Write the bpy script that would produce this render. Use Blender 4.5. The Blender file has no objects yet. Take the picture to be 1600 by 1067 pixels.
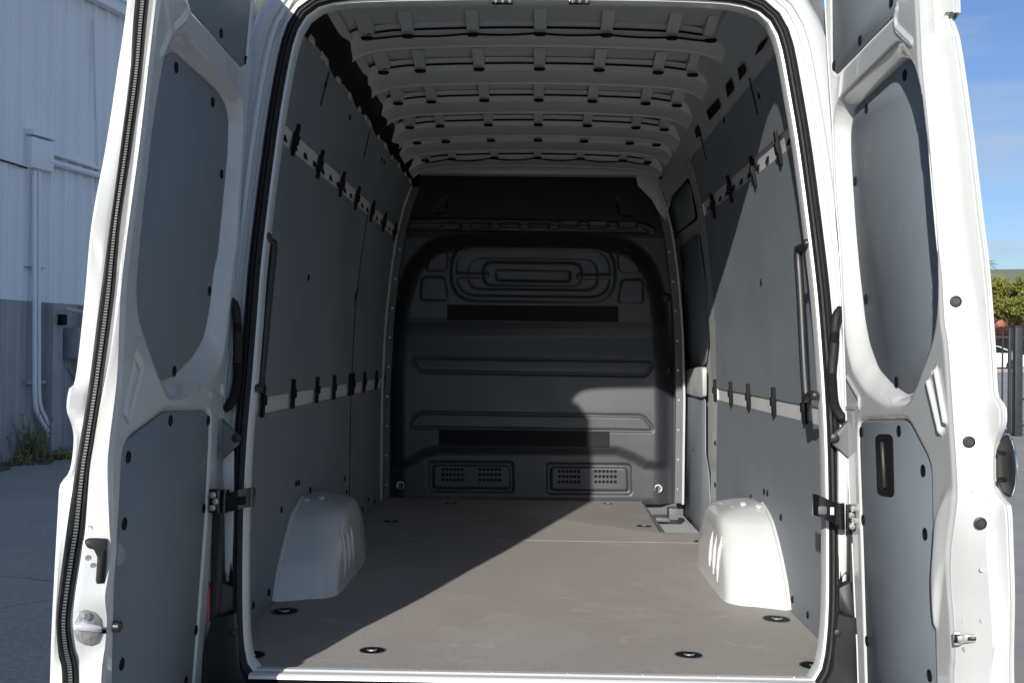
import bpy, bmesh, math, random
import numpy as np
from mathutils import Vector, Matrix

S = bpy.context.scene
COL = S.collection
random.seed(7)

# ------------------------------------------------------------------ camera
FPX = 1640.0            # focal length in photo pixels (photo 1600 wide)
CAM = Vector((0, 0, 1.545))
ROLL = 0.0115
VPX, VPY = 833.0, 553.0  # where the van's long axis vanishes
_y = Vector((VPX - 800, -(VPY - 533.5), FPX)).normalized()
_z = Vector((math.sin(ROLL), math.cos(ROLL), 0))
_z = (_z - _y * _z.dot(_y)).normalized()
# camera coords here are (right, up, forward): left handed, so cross is flipped
_x = Vector((_z.y * _y.z - _z.z * _y.y, _z.z * _y.x - _z.x * _y.z, _z.x * _y.y - _z.y * _y.x))
M_CW = Matrix((_x, _y, _z)).transposed()     # world -> (right, up, fwd)
M_WC = M_CW.transposed()
cam_d = bpy.data.cameras.new('camera')
cam = bpy.data.objects.new('camera', cam_d)
COL.objects.link(cam)
right, up, fwd = (M_WC @ Vector(v) for v in ((1, 0, 0), (0, 1, 0), (0, 0, 1)))
cam.matrix_world = Matrix(((right.x, up.x, -fwd.x, CAM.x), (right.y, up.y, -fwd.y, CAM.y),
                           (right.z, up.z, -fwd.z, CAM.z), (0, 0, 0, 1)))
cam_d.sensor_width = 36
cam_d.lens = FPX / 1600 * 36
cam_d.clip_end = 12000
cam_d.clip_start = 0.05
S.camera = cam

# ------------------------------------------------------------------ light
SUN_AZ, SUN_EL = math.radians(16.5), math.radians(20.8)   # azimuth off the van axis, from behind left
travel = Vector((math.sin(SUN_AZ) * math.cos(SUN_EL), math.cos(SUN_AZ) * math.cos(SUN_EL), -math.sin(SUN_EL)))
sun_d = bpy.data.lights.new('sun', 'SUN')
sun_d.energy = 4.8
sun_d.angle = math.radians(0.53)
sun_d.color = (1.0, 0.965, 0.90)
sun = bpy.data.objects.new('sun', sun_d)
sun.rotation_euler = travel.to_track_quat('-Z', 'Y').to_euler()
sun.location = (-20, -60, 40)
COL.objects.link(sun)

W = bpy.data.worlds.new('World')
S.world = W
W.use_nodes = True
nt = W.node_tree
nt.nodes.clear()
out = nt.nodes.new('ShaderNodeOutputWorld')
bg = nt.nodes.new('ShaderNodeBackground')
bg.inputs['Strength'].default_value = 0.07
sky = nt.nodes.new('ShaderNodeTexSky')
sky.sky_type = 'NISHITA'
sky.sun_disc = False
sky.sun_elevation = SUN_EL
sky.sun_rotation = math.pi + SUN_AZ
sky.air_density = 1.0
sky.dust_density = 0.3
sky.ozone_density = 1.7
tc = nt.nodes.new('ShaderNodeTexCoord')
mp = nt.nodes.new('ShaderNodeMapping')
mp.inputs['Scale'].default_value = (1.5, 1.5, 9.0)
nz = nt.nodes.new('ShaderNodeTexNoise')
nz.inputs['Scale'].default_value = 2.6
nz.inputs['Detail'].default_value = 8
nz.inputs['Roughness'].default_value = 0.55
rp = nt.nodes.new('ShaderNodeValToRGB')
rp.color_ramp.elements[0].position = 0.38
rp.color_ramp.elements[0].color = (0, 0, 0, 1)
rp.color_ramp.elements[1].position = 0.72
rp.color_ramp.elements[1].color = (0.8, 0.8, 0.8, 1)
mx = nt.nodes.new('ShaderNodeMixRGB')
mx.inputs['Color2'].default_value = (5.2, 6.0, 7.0, 1)
L = nt.links.new
L(tc.outputs['Generated'], mp.inputs['Vector'])
L(mp.outputs['Vector'], nz.inputs['Vector'])
L(nz.outputs['Fac'], rp.inputs['Fac'])
L(rp.outputs['Color'], mx.inputs['Fac'])
tn = nt.nodes.new('ShaderNodeMixRGB'); tn.blend_type = 'MULTIPLY'; tn.inputs['Fac'].default_value = 1
tn.inputs['Color2'].default_value = (0.80, 0.95, 1.24, 1)
L(sky.outputs['Color'], tn.inputs['Color1'])
L(tn.outputs['Color'], mx.inputs['Color1'])
L(mx.outputs['Color'], bg.inputs['Color'])
L(bg.outputs['Background'], out.inputs['Surface'])

S.view_settings.view_transform = 'Standard'
S.view_settings.look = 'None'
S.view_settings.exposure = 0.45
S.view_settings.gamma = 1.0
S.view_settings.use_curve_mapping = False
S.render.resolution_x, S.render.resolution_y = 1024, 682
S.render.engine = 'CYCLES'
S.cycles.max_bounces = 10
S.cycles.diffuse_bounces = 3

# ------------------------------------------------------------------ pixel helpers
def ray(px, py):
    return (M_WC @ Vector(((px - 800) / FPX, -(py - 533.5) / FPX, 1.0)))
def onX(px, py, X):
    d = ray(px, py); return CAM + d * ((X - CAM.x) / d.x)
def onY(px, py, Y):
    d = ray(px, py); return CAM + d * ((Y - CAM.y) / d.y)
def onZ(px, py, Z):
    d = ray(px, py); return CAM + d * ((Z - CAM.z) / d.z)
def onP(px, py, p0, n):
    d = ray(px, py); return CAM + d * ((p0 - CAM).dot(n) / d.dot(n))
def proj(P):
    c = M_CW @ (Vector(P) - CAM)
    return (800 + FPX * c.x / c.z, 533.5 - FPX * c.y / c.z)
FZ = 0.70               # height of the cargo floor

# ------------------------------------------------------------------ materials
def new_mat(name, col, rough=0.5, metal=0.0, coat=0.0, var=0.06, vscale=6.0, bump=0.0, bscale=300.0,
            spec=0.5, dirt=None, dirt_amt=0.3, dscale=3.0, stretch=(1, 1, 1), rvar=0.08, wave=0.0, wscale=3.0, scratch=0.0):
    m = bpy.data.materials.new(name); m.use_nodes = True
    t = m.node_tree; b = t.nodes['Principled BSDF']
    b.inputs['Roughness'].default_value = rough
    b.inputs['Metallic'].default_value = metal
    b.inputs['Coat Weight'].default_value = coat
    b.inputs['Coat Roughness'].default_value = 0.06
    b.inputs['Specular IOR Level'].default_value = spec
    co = t.nodes.new('ShaderNodeTexCoord')
    mp = t.nodes.new('ShaderNodeMapping'); mp.inputs['Scale'].default_value = stretch
    t.links.new(co.outputs['Object'], mp.inputs['Vector'])
    n = t.nodes.new('ShaderNodeTexNoise'); n.inputs['Scale'].default_value = vscale
    n.inputs['Detail'].default_value = 6; n.inputs['Roughness'].default_value = 0.6
    t.links.new(mp.outputs['Vector'], n.inputs['Vector'])
    r = t.nodes.new('ShaderNodeMapRange')
    r.inputs['From Min'].default_value = 0.3; r.inputs['From Max'].default_value = 0.7
    r.inputs['To Min'].default_value = 1 - var; r.inputs['To Max'].default_value = 1 + var
    t.links.new(n.outputs['Fac'], r.inputs['Value'])
    mul = t.nodes.new('ShaderNodeMixRGB'); mul.blend_type = 'MULTIPLY'; mul.inputs['Fac'].default_value = 1
    mul.inputs['Color1'].default_value = (*col, 1)
    t.links.new(r.outputs['Result'], mul.inputs['Color2'])
    last = mul.outputs['Color']
    if dirt:
        n2 = t.nodes.new('ShaderNodeTexNoise'); n2.inputs['Scale'].default_value = dscale
        n2.inputs['Detail'].default_value = 10; n2.inputs['Roughness'].default_value = 0.7
        t.links.new(mp.outputs['Vector'], n2.inputs['Vector'])
        rr = t.nodes.new('ShaderNodeMapRange')
        rr.inputs['From Min'].default_value = 0.48; rr.inputs['From Max'].default_value = 0.75
        rr.inputs['To Max'].default_value = dirt_amt
        t.links.new(n2.outputs['Fac'], rr.inputs['Value'])
        mm = t.nodes.new('ShaderNodeMixRGB'); mm.inputs['Color2'].default_value = (*dirt, 1)
        t.links.new(rr.outputs['Result'], mm.inputs['Fac']); t.links.new(last, mm.inputs['Color1'])
        last = mm.outputs['Color']
    t.links.new(last, b.inputs['Base Color'])
    r3 = t.nodes.new('ShaderNodeMapRange')
    r3.inputs['From Min'].default_value = 0.3; r3.inputs['From Max'].default_value = 0.7
    r3.inputs['To Min'].default_value = max(0.02, rough - rvar); r3.inputs['To Max'].default_value = min(1, rough + rvar)
    t.links.new(n.outputs['Fac'], r3.inputs['Value']); t.links.new(r3.outputs['Result'], b.inputs['Roughness'])
    if bump:
        nb = t.nodes.new('ShaderNodeTexNoise'); nb.inputs['Scale'].default_value = bscale
        nb.inputs['Detail'].default_value = 3
        t.links.new(mp.outputs['Vector'], nb.inputs['Vector'])
        bp = t.nodes.new('ShaderNodeBump'); bp.inputs['Strength'].default_value = bump
        bp.inputs['Distance'].default_value = 0.002
        t.links.new(nb.outputs['Fac'], bp.inputs['Height']); t.links.new(bp.outputs['Normal'], b.inputs['Normal'])
        if wave:
            nw = t.nodes.new('ShaderNodeTexNoise'); nw.inputs['Scale'].default_value = wscale; nw.inputs['Detail'].default_value = 1
            t.links.new(co.outputs['Object'], nw.inputs['Vector'])
            bw = t.nodes.new('ShaderNodeBump'); bw.inputs['Strength'].default_value = 1.0; bw.inputs['Distance'].default_value = wave
            t.links.new(nw.outputs['Fac'], bw.inputs['Height']); t.links.new(bw.outputs['Normal'], bp.inputs['Normal'])
    if scratch:
        # scuff marks: thin pale arcs from a warped noise
        ns = t.nodes.new('ShaderNodeTexNoise'); ns.inputs['Scale'].default_value = 1.3; ns.inputs['Detail'].default_value = 3; ns.inputs['Distortion'].default_value = 1.6
        t.links.new(co.outputs['Object'], ns.inputs['Vector'])
        sb = t.nodes.new('ShaderNodeMath'); sb.operation = 'SUBTRACT'; sb.inputs[1].default_value = 0.5
        ab = t.nodes.new('ShaderNodeMath'); ab.operation = 'ABSOLUTE'
        t.links.new(ns.outputs['Fac'], sb.inputs[0]); t.links.new(sb.outputs[0], ab.inputs[0])
        n5 = t.nodes.new('ShaderNodeTexNoise'); n5.inputs['Scale'].default_value = 4.0; n5.inputs['Detail'].default_value = 6
        t.links.new(co.outputs['Object'], n5.inputs['Vector'])
        m5 = t.nodes.new('ShaderNodeMapRange'); m5.inputs['From Min'].default_value = 0.5; m5.inputs['From Max'].default_value = 0.62; m5.inputs['To Max'].default_value = scratch
        t.links.new(n5.outputs['Fac'], m5.inputs['Value'])
        m6 = t.nodes.new('ShaderNodeMapRange'); m6.inputs['From Max'].default_value = 0.02; m6.inputs['To Min'].default_value = 1.0; m6.inputs['To Max'].default_value = 0.0
        t.links.new(ab.outputs[0], m6.inputs['Value'])
        mt = t.nodes.new('ShaderNodeMath'); mt.operation = 'MULTIPLY'
        t.links.new(m5.outputs['Result'], mt.inputs[0]); t.links.new(m6.outputs['Result'], mt.inputs[1])
        ms = t.nodes.new('ShaderNodeMixRGB'); ms.inputs['Color2'].default_value = (min(1, col[0] * 1.7), min(1, col[1] * 1.7), min(1, col[2] * 1.7), 1)
        t.links.new(mt.outputs[0], ms.inputs['Fac']); t.links.new(last, ms.inputs['Color1']); t.links.new(ms.outputs['Color'], b.inputs['Base Color'])
    return m

M = {}
M['white'] = new_mat('white_paint', (0.55, 0.56, 0.555), 0.30, coat=0.8, var=0.02, bump=0.03, bscale=500, rvar=0.05)
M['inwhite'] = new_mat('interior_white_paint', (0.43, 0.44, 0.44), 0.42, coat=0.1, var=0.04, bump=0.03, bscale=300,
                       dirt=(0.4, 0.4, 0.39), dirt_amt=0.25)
M['panel'] = new_mat('grey_composite_panel', (0.182, 0.207, 0.231), 0.58, var=0.025, vscale=3, bump=0.25, bscale=900,
                     dirt=(0.25, 0.275, 0.29), dirt_amt=0.10, dscale=1.6, wave=0.003, wscale=1.6, scratch=0.10, rvar=0.10)
M['floor'] = new_mat('brown_grey_floor_film', (0.305, 0.280, 0.261), 0.68, var=0.34, vscale=230, bump=0.45, bscale=700,
                     dirt=(0.46, 0.435, 0.41), dirt_amt=0.40, dscale=1.7, stretch=(1, 0.7, 1), scratch=0.32)
M['bulkhead'] = new_mat('charcoal_moulded_plastic', (0.052, 0.055, 0.061), 0.38, var=0.05, vscale=4, bump=0.25, bscale=800)
M['rail'] = new_mat('pale_rail_paint', (0.60, 0.61, 0.61), 0.4, var=0.05, vscale=12)
M['zinc'] = new_mat('dull_zinc', (0.36, 0.36, 0.35), 0.45, metal=0.4, var=0.3, vscale=120)
M['foam'] = new_mat('black_felt', (0.022, 0.022, 0.024), 0.95, var=0.3, vscale=90, bump=0.9, bscale=350, spec=0.1)
M['black'] = new_mat('black_plastic', (0.014, 0.014, 0.015), 0.45, var=0.1, bump=0.1, bscale=700)
M['plug'] = new_mat('black_plug_plastic', (0.007, 0.007, 0.008), 0.6, var=0.1, spec=0.15)
M['gloss'] = new_mat('gloss_black', (0.006, 0.006, 0.007), 0.14, coat=0.6, var=0.05, rvar=0.03)
M['rubber'] = new_mat('black_rubber', (0.014, 0.014, 0.015), 0.62, var=0.12, vscale=30, bump=0.2, bscale=500, spec=0.3)
M['rubber_dots'] = new_mat('grey_rubber_lip', (0.42, 0.42, 0.40), 0.6, var=0.1)
M['greyplastic'] = new_mat('grey_plastic', (0.10, 0.104, 0.11), 0.5, var=0.06, bump=0.2, bscale=600)
M['grab'] = new_mat('handle_plastic', (0.018, 0.019, 0.021), 0.42, var=0.05)
M['alu'] = new_mat('aluminium', (0.62, 0.63, 0.64), 0.42, metal=0.25, var=0.05, vscale=20, stretch=(0.1, 8, 8))
M['steel'] = new_mat('zinc_steel', (0.55, 0.55, 0.54), 0.35, metal=0.85, var=0.12, vscale=50)
M['chrome'] = new_mat('chrome', (0.85, 0.85, 0.86), 0.08, metal=1.0, var=0.02, rvar=0.02)
M['red'] = new_mat('red_lens', (0.45, 0.006, 0.008), 0.15, coat=0.8, var=0.1, vscale=60)
M['tyre'] = new_mat('tyre_rubber', (0.018, 0.018, 0.018), 0.8, var=0.2)
M['asphalt'] = new_mat('asphalt', (0.25, 0.255, 0.26), 0.85, var=0.34, vscale=28, bump=0.8, bscale=60,
                       dirt=(0.36, 0.355, 0.345), dirt_amt=0.7, dscale=0.35)
M['concrete'] = new_mat('concrete', (0.26, 0.25, 0.235), 0.85, var=0.12, vscale=2, bump=0.4, bscale=80,
                        dirt=(0.2, 0.19, 0.17), dirt_amt=0.4, dscale=0.6)
M['siding'] = new_mat('white_metal_siding', (0.80, 0.85, 0.89), 0.42, var=0.02, vscale=2, dirt=(0.55, 0.60, 0.65),
                      dirt_amt=0.25, dscale=0.9, stretch=(1, 1, 0.25))
M['wainscot'] = new_mat('grey_metal_siding', (0.36, 0.385, 0.42), 0.5, var=0.06, vscale=2, dirt=(0.17, 0.16, 0.15),
                        dirt_amt=0.6, dscale=1.1, stretch=(1, 1, 0.3))
M['wainscot2'] = new_mat('dark_grey_metal_siding', (0.20, 0.215, 0.235), 0.5, var=0.08, vscale=2, dirt=(0.1, 0.09, 0.085),
                        dirt_amt=0.6, dscale=1.1, stretch=(1, 1, 0.3))
M['rust'] = new_mat('rusty_paint', (0.42, 0.42, 0.41), 0.7, var=0.1, dirt=(0.20, 0.08, 0.03), dirt_amt=0.85, dscale=4)
M['fence'] = new_mat('black_iron', (0.022, 0.023, 0.026), 0.5, var=0.15)
M['leaf'] = new_mat('leaf_green', (0.16, 0.165, 0.035), 0.6, var=0.5, vscale=1.1, spec=0.25)
M['palmleaf'] = new_mat('palm_green', (0.10, 0.11, 0.035), 0.6, var=0.4, vscale=2)
M['weed'] = new_mat('weed_green', (0.17, 0.18, 0.075), 0.7, var=0.5, vscale=3, dirt=(0.26, 0.22, 0.12), dirt_amt=0.7, dscale=2)
M['bark'] = new_mat('bark', (0.10, 0.075, 0.055), 0.9, var=0.3, vscale=8, bump=0.6, bscale=30)
M['hill'] = new_mat('dry_hills', (0.17, 0.18, 0.12), 0.95, var=0.25, vscale=0.004)
M['tile'] = new_mat('clay_tile', (0.44, 0.16, 0.105), 0.75, var=0.25, vscale=2.5)
M['tilecap'] = new_mat('pale_mortar', (0.66, 0.60, 0.54), 0.85, var=0.1)
M['stone'] = new_mat('brown_stone', (0.20, 0.165, 0.125), 0.9, var=0.5, vscale=3, bump=0.6, bscale=20)
M['carpaint'] = new_mat('silver_car_paint', (0.66, 0.67, 0.68), 0.3, coat=0.6, var=0.02)
M['glass'] = new_mat('dark_glass', (0.012, 0.015, 0.018), 0.05, coat=0.4, var=0.02, rvar=0.01)

# ------------------------------------------------------------------ mesh helpers
def link(o, parent=None):
    COL.objects.link(o)
    if parent is not None:
        o.parent = parent
        o.matrix_parent_inverse = parent.matrix_world.inverted()
    return o
def mesh_obj(name, verts, faces, mat, parent=None, smooth=False, autos=None):
    me = bpy.data.meshes.new(name)
    me.from_pydata([tuple(v) for v in verts], [], [tuple(f) for f in faces])
    me.materials.append(M[mat] if isinstance(mat, str) else mat)
    if smooth or autos:
        me.polygons.foreach_set('use_smooth', [True] * len(me.polygons))
        if autos: me.set_sharp_from_angle(angle=math.radians(autos))
    me.update()
    return link(bpy.data.objects.new(name, me), parent)
def bm_obj(name, bm, mat, parent=None, smooth=False, autos=None, recalc=True):
    if recalc: bmesh.ops.recalc_face_normals(bm, faces=bm.faces)
    me = bpy.data.meshes.new(name); bm.to_mesh(me); bm.free()
    me.materials.append(M[mat] if isinstance(mat, str) else mat)
    if smooth or autos:
        me.polygons.foreach_set('use_smooth', [True] * len(me.polygons))
        if autos: me.set_sharp_from_angle(angle=math.radians(autos))
    return link(bpy.data.objects.new(name, me), parent)
def empty(name, loc, parent=None):
    o = bpy.data.objects.new(name, None); o.location = loc
    o.empty_display_size = 0.2
    link(o)
    bpy.context.view_layer.update()
    return o
def tag(o, label=None, cat=None, group=None, kind=None):
    if label: o['label'] = label
    if cat: o['category'] = cat
    if group: o['group'] = group
    if kind: o['kind'] = kind
    return o
def grid_faces(nr, nc, off=0, flip=False, closed=False):
    f = []
    for i in range(nr - 1):
        for j in range(nc if closed else nc - 1):
            a, b = off + i * nc + j, off + i * nc + (j + 1) % nc
            c, d = b + nc, a + nc
            f.append((a, d, c, b) if flip else (a, b, c, d))
    return f
def loft(name, rings, mat, parent=None, closed=False, caps=False, smooth=True, autos=40):
    nc = len(rings[0]); V = [v for r in rings for v in r]
    F = grid_faces(len(rings), nc, closed=closed)
    bm = bmesh.new(); vs = [bm.verts.new(v) for v in V]
    for f in F:
        try: bm.faces.new([vs[i] for i in f])
        except ValueError: pass
    if caps:
        for r0 in (0, (len(rings) - 1) * nc):
            try: bm.faces.new(vs[r0:r0 + nc])
            except ValueError: pass
    return bm_obj(name, bm, mat, parent, smooth=smooth, autos=autos)
def add_box(bm, c, size, rot=None, bev=0.0):
    r = bmesh.ops.create_cube(bm, size=1.0)
    vs = r['verts']
    for v in vs: v.co = Vector((v.co.x * size[0], v.co.y * size[1], v.co.z * size[2]))
    if bev:
        es = {e for v in vs for e in v.link_edges}
        rb = bmesh.ops.bevel(bm, geom=list(es), offset=bev, segments=2, affect='EDGES', profile=0.6)
        vs = list({v for f in rb['faces'] for v in f.verts} | {v for v in vs if v.is_valid})
    for v in vs:
        if rot is not None: v.co = rot @ v.co
        v.co += Vector(c)
    return vs
def box(name, c, size, mat, parent=None, rot=None, bev=0.0):
    bm = bmesh.new(); add_box(bm, c, size, rot, bev)
    return bm_obj(name, bm, mat, parent, autos=35 if bev else None)
def frame_from(n):
    n = Vector(n).normalized()
    a = Vector((0, 0, 1)) if abs(n.z) < 0.9 else Vector((0, 1, 0))
    u = a.cross(n).normalized()
    return u, n.cross(u), n
def cyl_rings(bm, c, n, prof, seg=16, sx=1.0, sy=1.0, cap=True):
    """lathe: prof list of (radius, height along n)"""
    u, v, n = frame_from(n); c = Vector(c); R = []
    for r, h in prof:
        R.append([bm.verts.new(c + u * (r * sx * math.cos(2 * math.pi * k / seg)) + v * (r * sy * math.sin(2 * math.pi * k / seg)) + n * h) for k in range(seg)])
    for a, b in zip(R, R[1:]):
        for k in range(seg):
            bm.faces.new((a[k], a[(k + 1) % seg], b[(k + 1) % seg], b[k]))
    if cap:
        bm.faces.new(R[-1]); bm.faces.new(list(reversed(R[0])))
def lathe(name, c, n, prof, mat, parent=None, seg=16, sx=1.0, sy=1.0, autos=35):
    bm = bmesh.new(); cyl_rings(bm, c, n, prof, seg, sx, sy)
    return bm_obj(name, bm, mat, parent, autos=autos)
def crom(pts, n):
    """catmull-rom resample to n points (any dimension)"""
    P = [np.array(p, float) for p in pts]
    P = [2 * P[0] - P[1]] + P + [2 * P[-1] - P[-2]]
    dense = []
    for i in range(1, len(P) - 2):
        p0, p1, p2, p3 = P[i - 1:i + 3]
        for t in np.linspace(0, 1, 12, endpoint=False):
            dense.append(0.5 * (2 * p1 + (p2 - p0) * t + (2 * p0 - 5 * p1 + 4 * p2 - p3) * t * t + (3 * p1 - p0 - 3 * p2 + p3) * t ** 3))
    dense.append(P[-2])
    return resample(dense, n)
def resample(pts, n):
    P = np.array(pts, float); d = np.r_[0, np.cumsum(np.linalg.norm(np.diff(P, axis=0), axis=1))]
    s = np.linspace(0, d[-1], n)
    return np.stack([np.interp(s, d, P[:, k]) for k in range(P.shape[1])], 1)
def tube_bm(bm, pts, rad, seg=8, cap=True):
    P = [Vector(p) for p in pts]; rs = rad if hasattr(rad, '__len__') else [rad] * len(P)
    rings = []; prev = None
    for i, p in enumerate(P):
        t = (P[min(i + 1, len(P) - 1)] - P[max(i - 1, 0)]).normalized()
        if prev is None:
            u = frame_from(t)[0]
        else:
            u = (prev - t * prev.dot(t)).normalized()
        prev = u; v = t.cross(u)
        rings.append([bm.verts.new(p + (u * math.cos(2 * math.pi * k / seg) + v * math.sin(2 * math.pi * k / seg)) * rs[i]) for k in range(seg)])
    for a, b in zip(rings, rings[1:]):
        for k in range(seg): bm.faces.new((a[k], a[(k + 1) % seg], b[(k + 1) % seg], b[k]))
    if cap:
        bm.faces.new(rings[-1]); bm.faces.new(list(reversed(rings[0])))
def tube(name, pts, rad, mat, parent=None, seg=8):
    bm = bmesh.new(); tube_bm(bm, pts, rad, seg)
    return bm_obj(name, bm, mat, parent, autos=50)
def plate(name, pts3, n, th, mat, parent=None, bev=0.0015, lift=0.0):
    """flat plate: outline pts3 (on a plane with normal n), thickness th rising along n, softened rim"""
    n = Vector(n).normalized(); P = [Vector(p) + n * lift for p in pts3]; k = len(P)
    cen = sum(P, Vector()) / k
    bm = bmesh.new()
    def inset(i, d):
        a, b, c = P[i - 1], P[i], P[(i + 1) % k]
        e1, e2 = (b - a).normalized(), (c - b).normalized()
        m = (n.cross(e1) + n.cross(e2))
        if m.length < 1e-6: m = n.cross(e1)
        m.normalize()
        return m * d
    area = sum((P[i] - cen).cross(P[(i + 1) % k] - cen).dot(n) for i in range(k))
    sg = 1 if area > 0 else -1
    R = [[bm.verts.new(p) for p in P], [bm.verts.new(p + n * (th - bev)) for p in P],
         [bm.verts.new(p + n * th + inset(i, bev) * sg) for i, p in enumerate(P)]]
    for a, b in zip(R, R[1:]):
        for i in range(k): bm.faces.new((a[i], a[(i + 1) % k], b[(i + 1) % k], b[i]))
    bm.faces.new(R[-1]); bm.faces.new(list(reversed(R[0])))
    return bm_obj(name, bm, mat, parent, autos=50)
def round_poly(pts, rad, seg=5):
    """round the corners of a 2D polygon"""
    P = [np.array(p, float) for p in pts]; o = []; k = len(P)
    for i in range(k):
        a, b, c = P[i - 1], P[i], P[(i + 1) % k]
        r = rad[i] if hasattr(rad, '__len__') else rad
        la, lc = np.linalg.norm(a - b), np.linalg.norm(c - b)
        r = min(r, la * 0.45, lc * 0.45)
        s, e = b + (a - b) / la * r, b + (c - b) / lc * r
        for t in np.linspace(0, 1, seg):
            o.append(tuple((1 - t) ** 2 * s + 2 * t * (1 - t) * b + t * t * e))
    return o
def sd_poly(x, y, poly):
    """signed distance (negative inside) of arrays x,y to polygon"""
    P = np.array(poly, float); d = np.full(x.shape, 1e9); ins = np.zeros(x.shape, bool)
    for i in range(len(P)):
        ax, ay = P[i]; bx, by = P[(i + 1) % len(P)]
        ex, ey = bx - ax, by - ay; L2 = ex * ex + ey * ey + 1e-12
        t = np.clip(((x - ax) * ex + (y - ay) * ey) / L2, 0, 1)
        d = np.minimum(d, np.hypot(x - ax - ex * t, y - ay - ey * t))
        c = ((ay > y) != (by > y))
        if abs(ey) > 1e-12: ins ^= c & (x < ax + (y - ay) * ex / ey)
    return np.where(ins, -d, d)
def sd_line(x, y, pts):
    d = np.full(x.shape, 1e9)
    for (ax, ay), (bx, by) in zip(pts, pts[1:]):
        ex, ey = bx - ax, by - ay; L2 = ex * ex + ey * ey + 1e-12
        t = np.clip(((x - ax) * ex + (y - ay) * ey) / L2, 0, 1)
        d = np.minimum(d, np.hypot(x - ax - ex * t, y - ay - ey * t))
    return d
def sst(a, b, x):
    t = np.clip((x - a) / (b - a), 0, 1); return t * t * (3 - 2 * t)
# ------------------------------------------------------------------ the van
van = empty('cargo_van', (0, 4.6, 0))
tag(van, 'white cargo van seen from behind with both rear doors swung wide open', 'van')
PY = 6.16                                  # bulkhead plane
def WX(h):                                 # half width of the lined wall at height h above the floor
    return float(np.interp(h, [-0.1, 0, 0.6, 1.0, 1.3, 1.53, 1.7, 1.87, 1.98], [0.870, 0.872, 0.874, 0.860, 0.832, 0.800, 0.757, 0.695, 0.62]))
def rearY(h): return 2.77 + 0.125 * h
def onWall(px, py, off=0.0):
    X = 0.85; s = 1 if px > VPX else -1
    for _ in range(25):
        p = onX(px, py, s * (X + off)); X = WX(p.z - FZ)
    return onX(px, py, s * (X + off))

# --- opening outline (photo pixels, inner edge of the rear frame), projected on the leaning rear plane
OUTL = [(405, 1053), (391, 1035), (385, 1000), (383, 950), (383, 870), (385, 770), (390, 680), (397, 600), (405, 500), (411, 420),
        (420, 340), (430, 260), (441, 180), (453, 110), (464, 62), (478, 32), (501, 14), (538, 6), (600, 3), (700, 1), (833, 0),
        (1000, 2), (1100, 5), (1153, 10), (1186, 22), (1206, 44), (1218, 78), (1226, 120), (1233, 160), (1243, 220), (1254, 300),
        (1264, 380), (1273, 460), (1281, 560), (1287, 660), (1290, 760), (1291, 880), (1290, 960), (1286, 1010), (1281, 1040), (1268, 1063)]
pl_n = Vector((0, 1, -0.125)).normalized(); pl_0 = Vector((0, 2.77, FZ))
ring0 = [onP(x, y, pl_0, pl_n) for x, y in crom(OUTL, 120)]
ring0 = [(p.x, p.z - FZ) for p in ring0]
def ring_off(o, dy):
    R = []; n = len(ring0)
    for i, (x, h) in enumerate(ring0):
        a, b = ring0[max(i - 2, 0)], ring0[min(i + 2, n - 1)]
        t = np.array((b[0] - a[0], b[1] - a[1])); t /= np.linalg.norm(t)
        nx, nh = -t[1], t[0]                       # outward (left side going up -> -X)
        X, H = x + nx * o, h + nh * o
        H = max(H, -0.42)
        R.append((X, rearY(H) + dy, FZ + H))
    return R
def band(name, prof, mat, autos=35):
    return loft(name, [ring_off(o, dy) for o, dy in prof], mat, van, autos=autos)
band('opening_flange', [(0.03, 0.068), (0.004, 0.054), (0.0, 0.050), (-0.001, 0.009), (0.001, 0.002), (0.0075, 0.0)], 'white')
band('door_seal', [(0.007, 0.002), (0.008, -0.013), (0.011, -0.021), (0.016, -0.023), (0.0185, -0.016), (0.021, -0.023), (0.027, -0.022),
                   (0.0305, -0.014), (0.033, -0.018), (0.039, -0.013), (0.041, 0.004)], 'rubber')
band('rear_frame', [(0.040, 0.003), (0.041, 0.0), (0.050, 0.0), (0.052, 0.002), (0.054, 0.012), (0.066, 0.013), (0.068, 0.004), (0.079, 0.002),
                    (0.081, 0.008), (0.085, 0.008), (0.087, -0.003), (0.097, -0.001), (0.125, 0.010), (0.148, 0.032), (0.158, 0.07), (0.162, 0.30)], 'white', 30)
# closing surface between the frame and the lined walls
def tgt(i):
    x, h = ring0[i]
    if h > 1.70:
        k = min(1, (h - 1.70) / 0.12)
        return (math.copysign(min(abs(x) * 1.05 + 0.05, 0.86), x), 3.12, FZ + h + 0.10 * k + 0.04)
    return (math.copysign(WX(h) + 0.012, x), 3.06, FZ + max(h, -0.02))
loft('pillar_return', [ring_off(0.028, 0.069), [tgt(i) for i in range(120)]], 'inwhite', van)

# --- outer skin
def skin_ring(y, k=1.0, hmax=2.13, hmin=-0.35):
    R = []
    for h, x in [(hmin, 0.93), (0.0, 0.975), (0.5, 0.985), (1.0, 0.972), (1.5, 0.915), (1.8, 0.86), (1.98, 0.80), (2.08, 0.66), (2.12, 0.40), (2.13, 0.0)]:
        R.append((x * k, y, FZ + hmin + (h - hmin) * (hmax - hmin) / (2.13 - hmin)))
    R = [(-x, y, z) for x, y, z in R] + [(x, y, z) for x, y, z in reversed(R[:-1])]
    return R
sk = [skin_ring(3.08), skin_ring(6.6), skin_ring(7.2, 0.985, 2.02), skin_ring(7.75, 0.97, 1.45), skin_ring(8.1, 0.95, 0.75), skin_ring(8.75, 0.92, 0.52), skin_ring(8.98, 0.80, 0.25)]
loft('body_shell', sk, 'white', van, autos=35)
mesh_obj('nose_cap', skin_ring(8.98, 0.80, 0.25), [tuple(range(19))], 'white', van)
box('underbody', (0, 5.9, FZ - 0.27), (1.80, 6.0, 0.14), 'black', van)
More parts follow.
